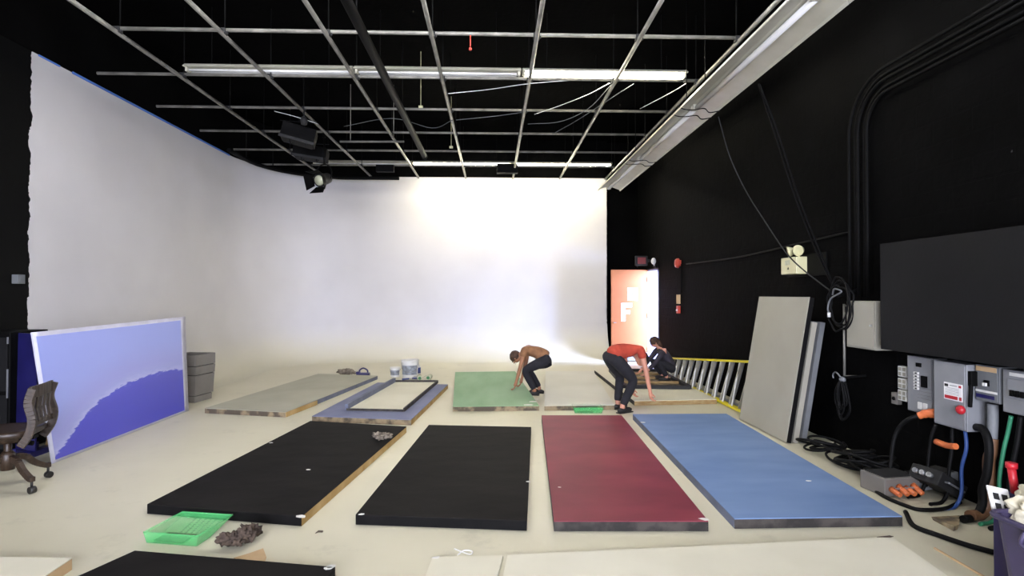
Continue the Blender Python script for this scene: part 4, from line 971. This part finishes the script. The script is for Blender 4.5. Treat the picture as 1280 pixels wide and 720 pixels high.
# cases on the floor
def case(name, label, c, d, rz, tilt, m_, extras=None):
    t = thing(name, label, 'equipment case', c, rz); X = Matrix.Translation((0, 0, d[2]/2+.003)) @ Matrix.Rotation(tilt, 4, 'Y')
    if tilt: X = Matrix.Translation((0, 0, abs(math.sin(tilt))*d[0]/2)) @ X
    b = MB(); b.box((0, 0, 0), d, X); b.build('case_body', m_, t, .008)
    b = MB(); b.box((0, 0, d[2]/2+.004), (d[0]*.85, d[1]*.8, .008), X); b.build('top_panel', 'dark_grey', t, .002)
    b = MB()
    for s in (-1, 1): b.bar(X @ V((s*d[0]*.3, -d[1]/2-.03, 0)), X @ V((s*d[0]*.3, -d[1]/2, 0)), .015, .015)
    b.bar(X @ V((-d[0]*.3, -d[1]/2-.03, 0)), X @ V((d[0]*.3, -d[1]/2-.03, 0)), .015, .015); b.build('handle', 'aluminium', t, .003)
    if extras: extras(t, X)
    return t
def ex1(t, X):
    for k in range(4):
        b = MB(); q_ = X @ V((-.11+.07*k, -.13, -.01+.02*(k % 2))); q2 = X @ V((-.11+.07*k, -.22, -.03)); b.tube([q_, q2], [.026, .02], 10); b.build('connector', 'orange_rubber', t)
def ex2(t, X):
    b = MB(); b.box((.03, -.02, .07), (.1, .07, .012), X); b.build('label', 'outlet_white', t)
    for k in range(3):
        b = MB(); q_ = X @ V((-.15, -.06+.06*k, 0)); b.cyl(q_, X @ V((-.19, -.06+.06*k, 0)), .02); b.build('socket', 'aluminium', t)
p = onZ(1110, 622, 0); case('power_distributor', 'low grey power box with orange connectors in its side near the blue flat', (p.x+.12, p.y+.15, 0), (.34, .26, .15), .15, 0, 'bin_grey', ex1)
p = onZ(1160, 628, 0); case('dimmer_pack', 'tilted black metal case with a small white label by the wall', (p.x+.16, p.y+.1, 0), (.3, .26, .12), .2, .5, 'dark_grey', ex2)
p = onZ(1212, 622, 0); case('ballast_box', 'flat grey metal case tipped on the floor left of the purple tub', (p.x-.16, p.y+.2, 0), (.34, .26, .1), -.3, -.3, 'mid_grey')
p = onZ(1180, 655, 0)
b = MB(); b.hexa([onZ(1166, 650, .003), onZ(1200, 650, .003), onZ(1197, 662, .003), onZ(1192, 664, .003)], [onZ(1164, 646, .02), onZ(1200, 644, .02), onZ(1199, 655, .03), onZ(1193, 658, .03)])
tag(b.build('wood_offcut', 'mottled_edge', origin=(p.x, p.y, 0)), 'small wooden board offcut on the floor left of the purple tub', 'board')

# purple tub
tb = onZ(1236, 636, .535); tb = V((tb.x+.31, tb.y-.26, 0))
t = thing('storage_tub', 'purple plastic storage tub in the bottom right corner', 'tub', (tb.x, tb.y, 0), .05); W2, D2, HH = .3, .26, .52
b = MB()
def ringq(w_, d_, z, r_=.06):
    out = []
    for cx_, cy_, a0 in ((w_-r_, d_-r_, 0), (-w_+r_, d_-r_, PI/2), (-w_+r_, -d_+r_, PI), (w_-r_, -d_+r_, 1.5*PI)):
        for k in range(5): a = a0+k/4*PI/2; out.append(V((cx_+r_*math.cos(a), cy_+r_*math.sin(a), z)))
    return out
rings = [ringq(W2*.82, D2*.82, .003), ringq(W2, D2, HH), ringq(W2*.97, D2*.97, HH), ringq(W2*.8, D2*.8, .02)]
for r_ in rings: b.v += r_
for i in range(3):
    for k in range(20): k2 = (k+1) % 20; b.face((i*20+k, i*20+k2, (i+1)*20+k2, (i+1)*20+k))
b.face(list(range(20))[::-1]); b.face(list(range(60, 80))); b.build('tub_body', 'purple_plastic', t)
b = MB(); rr_ = ringq(W2*1.04, D2*1.04, HH); b.tube(rr_+[rr_[0]], .016, 8); b.build('rim', 'purple_plastic', t)
for k in range(5):
    b = MB(); x_ = -W2*.7+k*W2*.35; b.bar((x_*.86, -D2*.88, .08), (x_, -D2*1.01, HH-.05), .015, .012, up=(0, 1, 0)); b.build('rib', 'purple_plastic', t)
for s in (-1, 1):
    b = MB(); b.tube(smooth_path([(s*W2*1.03, -.07, HH-.02), (s*(W2+.05), -.05, HH-.08), (s*(W2+.05), .05, HH-.08), (s*W2*1.03, .07, HH-.02)]), .01, 8); b.build('handle', 'purple_plastic', t)
# contents
t = thing('socket_plate', 'white socket plate with four dark openings sticking out of the purple tub', 'socket plate', onZ(1254, 642, .49), .1)
X = Matrix.Rotation(-.5, 4, 'X') @ Matrix.Rotation(.25, 4, 'Y')
b = MB(); b.box((0, 0, .06), (.12, .012, .16), X); b.build('plate', 'outlet_white', t, .004)
for i in (-1, 1):
    for j in (0, 1):
        b = MB(); b.box((i*.025, -.008, .03+.055*j), (.03, .006, .034), X); b.build('opening', 'dark_grey', t)
cc_ = onZ(1290, 642, .52); b = MB()
for i, (dx, dy, r, hz) in enumerate([(0, 0, .1, .08), (.06, .03, .1, .1), (.02, -.05, .09, .07), (.08, -.02, .08, .12)]): b.ball(cc_+V((dx, dy, .03*i)), (r, r*.8, hz), wob=.7, seed=i+.5, seg=22, rings=12)
tag(b.build('crumpled_cloth', 'cream_cloth', origin=cc_), 'cream cloth bunched in the purple tub', 'cloth')
b = MB(); ib = onY(1247, 618, tb.y+.42); b.box((ib.x+.2, ib.y, .27), (.28, .2, .53)); tag(b.build('indigo_box', 'indigo_plastic', bevel=.01, origin=(ib.x+.2, ib.y, 0)), 'deep blue box standing just behind the purple tub', 'box')
b = MB(); q_ = onY(1269, 620, tb.y+.42); q_.z = .56; b.cyl(q_, q_+V((-.02, .0, .14)), .02); b.cyl(q_+V((-.02, .0, .14)), q_+V((-.02, .0, .17)), .028); tag(b.build('red_plug', 'red_plastic'), 'red cylindrical plug standing behind the purple tub', 'plug')

# ------------------------------------------------------------------ leaning panels on the right
def leaning(label, bx, y0, y1, tx, z, th_, face, edge, dy=0):
    o_ = V((bx, (y0+y1)/2, 0)); t = thing('leaning_board', label, 'panel', o_)
    nx = V((-z, 0, tx-bx)).normalized()
    A = V((bx, y1, .004+abs(nx.z)*th_*0)); 
    q0 = [V((bx, y1, .003)), V((tx, y1+dy, z)), V((tx, y0+dy, z)), V((bx, y0, .003))]
    off = -nx*th_; off.z = -off.z if off.z < 0 and False else off.z
    q1 = [p+off for p in q0]; mz = min(p.z for p in q1+q0)
    for p in q0+q1: p.z += .003-mz
    b = MB(); b.hexa([p+(-off)*0+off*.12 for p in q0], q1); b.build('frame', edge, t, origin=o_)
    b = MB(); b.hexa([p+off*.12 for p in q0], q0); b.build('face_panel', face, t, origin=o_)
    return t
a, d = onZ(925, 527), onZ(987, 556)
leaning('tall light grey panel leaning on the right wall, front of the stack', 3.29, 6.22, 7.42, 3.57, 1.64, .06, 'light_grey_panel', 'black_edge')
leaning('grey panel behind the tall one, just showing at its left edge', 3.535, 6.5, 7.8, 3.765, 1.34, .03, 'mid_grey', 'mid_grey')
leaning('shorter grey panel in the leaning stack, its edge next to the tall panel', 3.37, 6.22, 7.3, 3.60, 1.36, .06, 'light_grey_panel', 'light_grey_panel')
leaning('shorter grey panel in the leaning stack, its edge nearest the hanging cables', 3.455, 6.2, 7.3, 3.685, 1.36, .055, 'mid_grey', 'mid_grey')

# ------------------------------------------------------------------ yellow step ladder on its side
LY0, LY1 = 7.6, 11.9
t = thing('step_ladder', 'yellow step ladder lying on its side along the right wall', 'ladder', (3.5, LY0, 0)); o_ = (3.5, LY0, 0)
def wid(y): return .74-(y-LY0)/(LY1-LY0)*.44
def LP(y, v, dpt=0): # v 0 bottom .. 1 top across the width, dpt toward the wall
    w_ = wid(y)*v; return V((3.5+w_*.28+dpt, y, .035+w_*.96))
for v in (0, 1):
    b = MB(); b.bar(LP(LY0, v), LP(LY1, v), .085, .032); b.build('front_rail', 'yellow_fibre', t, .003, origin=o_)
    b = MB(); b.bar(LP(LY0+.1, v, .13), LP(LY1-.05, v, .07), .05, .026); b.build('rear_rail', 'yellow_fibre' if v == 1 else 'aluminium', t, .003, origin=o_)
nst = 12
for k in range(nst):
    y = LY0+.28+k*.325; b = MB(); b.bar(LP(y, .02), LP(y, .98), .012, .08, up=(1, .45, 0)); b.build('step', 'light_grey_panel', t, .002, origin=o_)
    for s in (.04,):
        b = MB(); b.bar(LP(y-.1, .02, -.02), LP(y+.03, .98, -.02), .018, .012); b.build('step_brace', 'bucket_white', t, origin=o_)
    if k % 1 == 0 and k < 11:
        b = MB(); b.bar(LP(y+.14, .02, .1), LP(y+.14, .98, .1), .02, .02); b.build('rear_bar', 'aluminium', t, origin=o_)
b = MB(); b.bar(LP(LY1+.03, -.1, .03), LP(LY1+.03, 1.1, .03), .17, .06, up=(1, 0, 0)); b.build('top_cap', 'dark_grey', t, .006, origin=o_)
for v in (0, 1):
    b = MB(); b.box(LP(LY0-.01, v), (.1, .05, .05)); b.build('rubber_foot', 'black_rubber', t, .005, origin=o_)

# ------------------------------------------------------------------ people
def skin(name, chains, m_, parent, sub=2):
    """chains: list of lists of (pos, radius) ; first point of a chain may be an int index into already made points"""
    vs, es, rs, roots = [], [], [], []
    for ch in chains:
        prev = None
        for i, e_ in enumerate(ch):
            if isinstance(e_, int): prev = e_; continue
            vs.append(tuple(e_[0])); rs.append(e_[1]); k = len(vs)-1
            if prev is None: roots.append(k)
            else: es.append((prev, k))
            prev = k
    me = bpy.data.meshes.new(name); me.from_pydata(vs, es, []); me.materials.append(M[m_])
    o = bpy.data.objects.new(name, me); COL.objects.link(o); o.parent = parent
    md = o.modifiers.new('skin', 'SKIN'); md.use_smooth_shade = True; md.branch_smoothing = .6
    sk = me.skin_vertices[0].data
    for i, r_ in enumerate(rs): sk[i].radius = (r_, r_) if not hasattr(r_, '__len__') else r_; sk[i].use_root = i in roots
    sb = o.modifiers.new('sub', 'SUBSURF'); sb.levels = sub; sb.render_levels = sub
    return o
def ik(a, b_, l1, l2, pole):
    a, b_ = V(a), V(b_); d = b_-a; L = min(d.length, (l1+l2)*.995); u = d.normalized()
    x = (l1*l1-l2*l2+L*L)/(2*L); h = math.sqrt(max(l1*l1-x*x, 0)); p = V(pole); p = (p-u*p.dot(u)).normalized()
    return a+u*x+p*h
def person(label, loc, rz, sc, pelvis, chest, neck, head, look, hands, feet, shirt, trousers, hair, skin_m, longsleeve=False, hairlong=False):
    t = thing('person', label, 'person', loc, rz); t.scale = (sc,)*3
    P, Cc, N, Hd = V(pelvis), V(chest), V(neck), V(head)
    look = V(look).normalized(); side = V((0, 1, 0))
    ch = []; mid = P.lerp(Cc, .5)+(V((0, 0, .03)))
    upv = (Hd-N).normalized()
    face_up = (upv-look*upv.dot(look)).normalized(); sd = face_up.cross(look).normalized()
    body = [[(P, .1), (mid, .095), (Cc, .112), (N, .06), (N.lerp(Hd, .55), .055), (Hd-face_up*.03+look*.015, .082), (Hd+face_up*.04, .092), (Hd+face_up*.1, .06)]]
    tors = [[(P+(mid-P)*.1, .14), (mid, .142), (Cc, .155), (N, .08)]]
    legs = []; base = 8; cnt = 8
    tbase = 4
    arms_info = []
    # indices: 0 pelvis,1 mid,2 chest,3 neck...
    spine = (Cc-P).normalized()
    for i, s in enumerate((-1, 1)):
        hipj = P+V((0, s*.09, -.03)); ft = V(feet[i]); kn = ik(hipj, ft+V((0, 0, .08)), .43, .42, V((1, s*.25, .3))); ank = ft+V((0, 0, .08))
        body.append([0, (hipj, .078), (hipj.lerp(kn, .4), .064), (kn, .052), (kn.lerp(ank, .35), .05), (ank, .038), (ft+V((.07, 0, .04)), .035), (ft+V((.17, 0, .03)), .026)])
        legs.append((hipj, kn, ank, ft))
        sh = Cc+V((0, s*.17, 0))+spine*.08; wr = V(hands[i]); el = ik(sh, wr, .29, .26, V((-.3, s*.6, -.1)))
        fd = (wr-el).normalized()
        body.append([2, (sh, .062), (sh.lerp(el, .5), .048), (el, .038), (el.lerp(wr, .4), .038), (wr, .026), (wr+fd*.05, .034), (wr+fd*.09, .03)])
        arms_info.append((sh, el, wr, fd, s))
    for sh, el, wr, fd, s in arms_info:
        lat = fd.cross(V((1, 0, 0)));
        if lat.length < .2: lat = fd.cross(V((0, 0, 1)))
        lat.normalize(); curl = (V((1, 0, -.3))-fd*V((1, 0, -.3)).dot(fd)).normalized()
        for k, ln in enumerate((.075, .085, .08, .062)):
            r0 = wr+fd*.085+lat*(.03-.02*k); r1 = r0+fd*ln*.5+curl*.006; r2 = r1+fd*ln*.35+curl*.025; r3 = r2+fd*ln*.1+curl*.022
            body.append([(r0, .0095), (r1, .009), (r2, .0085), (r3, .007)])
        th0 = wr+fd*.03+lat*.03; body.append([(th0, .012), (th0+lat*.03+fd*.025, .011), (th0+lat*.04+fd*.055+curl*.01, .009)])
    # nose and ears as small forms rooted in the head
    body.append([(Hd+look*.07-face_up*.0, .014), (Hd+look*.105-face_up*.015, .013)])
    for s in (-1, 1): body.append([(Hd+sd*s*.08, .014), (Hd+sd*s*.098+face_up*.015, .016)])
    bo = skin('body', body, skin_m, t)
    for s in (-1, 1):
        b = MB(); b.ball(Hd+look*.083+sd*s*.032+face_up*.02, (.011, .011, .011), seg=8, rings=6); b.build('eye', 'hair_dark', bo)
    b = MB(); b.bar(Hd+look*.09-face_up*.045-sd*.022, Hd+look*.09-face_up*.045+sd*.022, .008, .006); b.build('mouth', 'exit_red', bo)
    # clothes
    sh_ch = [[(P-(mid-P)*.1, .125), (P+(mid-P)*.35, .148), (mid, .145), (Cc, .158), (N-(N-Cc)*.25, .09)]]
    for sh, el, wr, fd, s in arms_info:
        c_ = [3, (sh, .078), (sh.lerp(el, .55), .062)]
        if longsleeve: c_ += [(el, .05), (el.lerp(wr, .85), .042)]
        sh_ch.append(c_)
    skin('shirt', sh_ch, shirt, t)
    tr = [[(P+(mid-P)*.55, .135), (P, .15)]]
    for hipj, kn, ank, ft in legs: tr.append([1, (hipj, .125), (hipj.lerp(kn, .45), .098), (kn, .074), (kn.lerp(ank, .5), .066), (ank+(kn-ank)*.06, .058)])
    skin('trousers', tr, trousers, t)
    for hipj, kn, ank, ft in legs:
        b = MB(); b.ball(ft+V((.06, 0, .038)), (.14, .05, .045), seg=16, rings=8); b.box(ft+V((.06, 0, .008)), (.26, .085, .014)); b.build('shoe', 'shoe', t)
    # hair cap
    rot = Matrix((( look.x, sd.x, face_up.x, 0), (look.y, sd.y, face_up.y, 0), (look.z, sd.z, face_up.z, 0), (0, 0, 0, 1))); rot.translation = Hd
    b = MB(); b.ball((-.022, 0, .045), (.105, .1, .098), X=rot, wob=.12, seed=2, seg=20, rings=12)
    if hairlong: b.ball((-.07, 0, -.05), (.06, .09, .12), X=rot, wob=.2, seed=5)
    b.build('hair', hair, t)
    return t
# person bending between the green and the pale flat
p = onZ(668, 493)
person('person in brown top and black trousers bent over between green and pale flats', (p.x+.06, p.y, 0), PI-.25, .93,
       (-.16, 0, .66), (.14, 0, .80), (.28, 0, .74), (.40, 0, .64), (.5, 0, -.8), [(.34, -.2, .24), (.36, .2, .24)], [(-.02, -.11, 0), (.03, .11, 0)],
       'cloth_brown', 'cloth_dark', 'hair_brown', 'skin_a')
# person in red bending over the pale flat
p = onZ(774, 514)
person('person in red top and dark trousers bent over in front of the orange door', (p.x, p.y, 0), .55, 1.0,
       (-.14, 0, .80), (.18, 0, .88), (.33, 0, .80), (.45, 0, .69), (.5, 0, -.8), [(.42, -.2, .27), (.44, .18, .27)], [(-.07, -.12, 0), (.08, .12, 0)],
       'cloth_red', 'cloth_dark', 'hair_dark', 'skin_b')
# crouching person beyond the open frame
p = onZ(829, 475.5, TH)
person('crouching person with brown hair in dark clothes beside the ladder', (p.x, p.y, TH+.008), PI+.1, .86,
       (-.18, 0, .27), (.02, 0, .58), (.1, 0, .72), (.19, 0, .80), (.8, 0, -.6), [(.42, -.16, .22), (.42, .16, .22)], [(-.05, -.14, 0), (-.03, .14, 0)],
       'cloth_grey', 'cloth_dark', 'hair_brown', 'skin_b', True, True)

# ------------------------------------------------------------------ light
w = bpy.data.worlds.new('world'); scn.world = w; w.use_nodes = True
bg = w.node_tree.nodes['Background']; bg.inputs['Color'].default_value = (.62, .72, 1, 1); bg.inputs['Strength'].default_value = .28
def area(name, loc, target, sx, sy, power, col):
    l_ = bpy.data.lights.new(name, 'AREA'); l_.shape = 'RECTANGLE'; l_.size = sx; l_.size_y = sy; l_.energy = power; l_.color = col
    o = bpy.data.objects.new(name, l_); COL.objects.link(o); o.location = loc
    o.rotation_euler = (V(target)-V(loc)).to_track_quat('-Z', 'Y').to_euler(); return o
area('daylight_doorway', (7.0, 10.9, 1.9), (2.6, 13.9, .9), 4.5, 3.0, 1900, (.42, .53, 1))
area('fill_rear', (-.8, -4.8, 2.0), (-2.0, 6, 2.0), 6, 3.6, 460, (.82, .84, 1))  # added cool fill from behind the camera, through the invented opening

scn.view_settings.view_transform = 'Standard'; scn.view_settings.look = 'None'; scn.view_settings.gamma = 1; scn.view_settings.use_curve_mapping = False
scn.view_settings.exposure = 2.05
scn.cycles.max_bounces = 8; scn.cycles.diffuse_bounces = 5; scn.cycles.use_denoising = True; scn.cycles.sample_clamp_indirect = 6
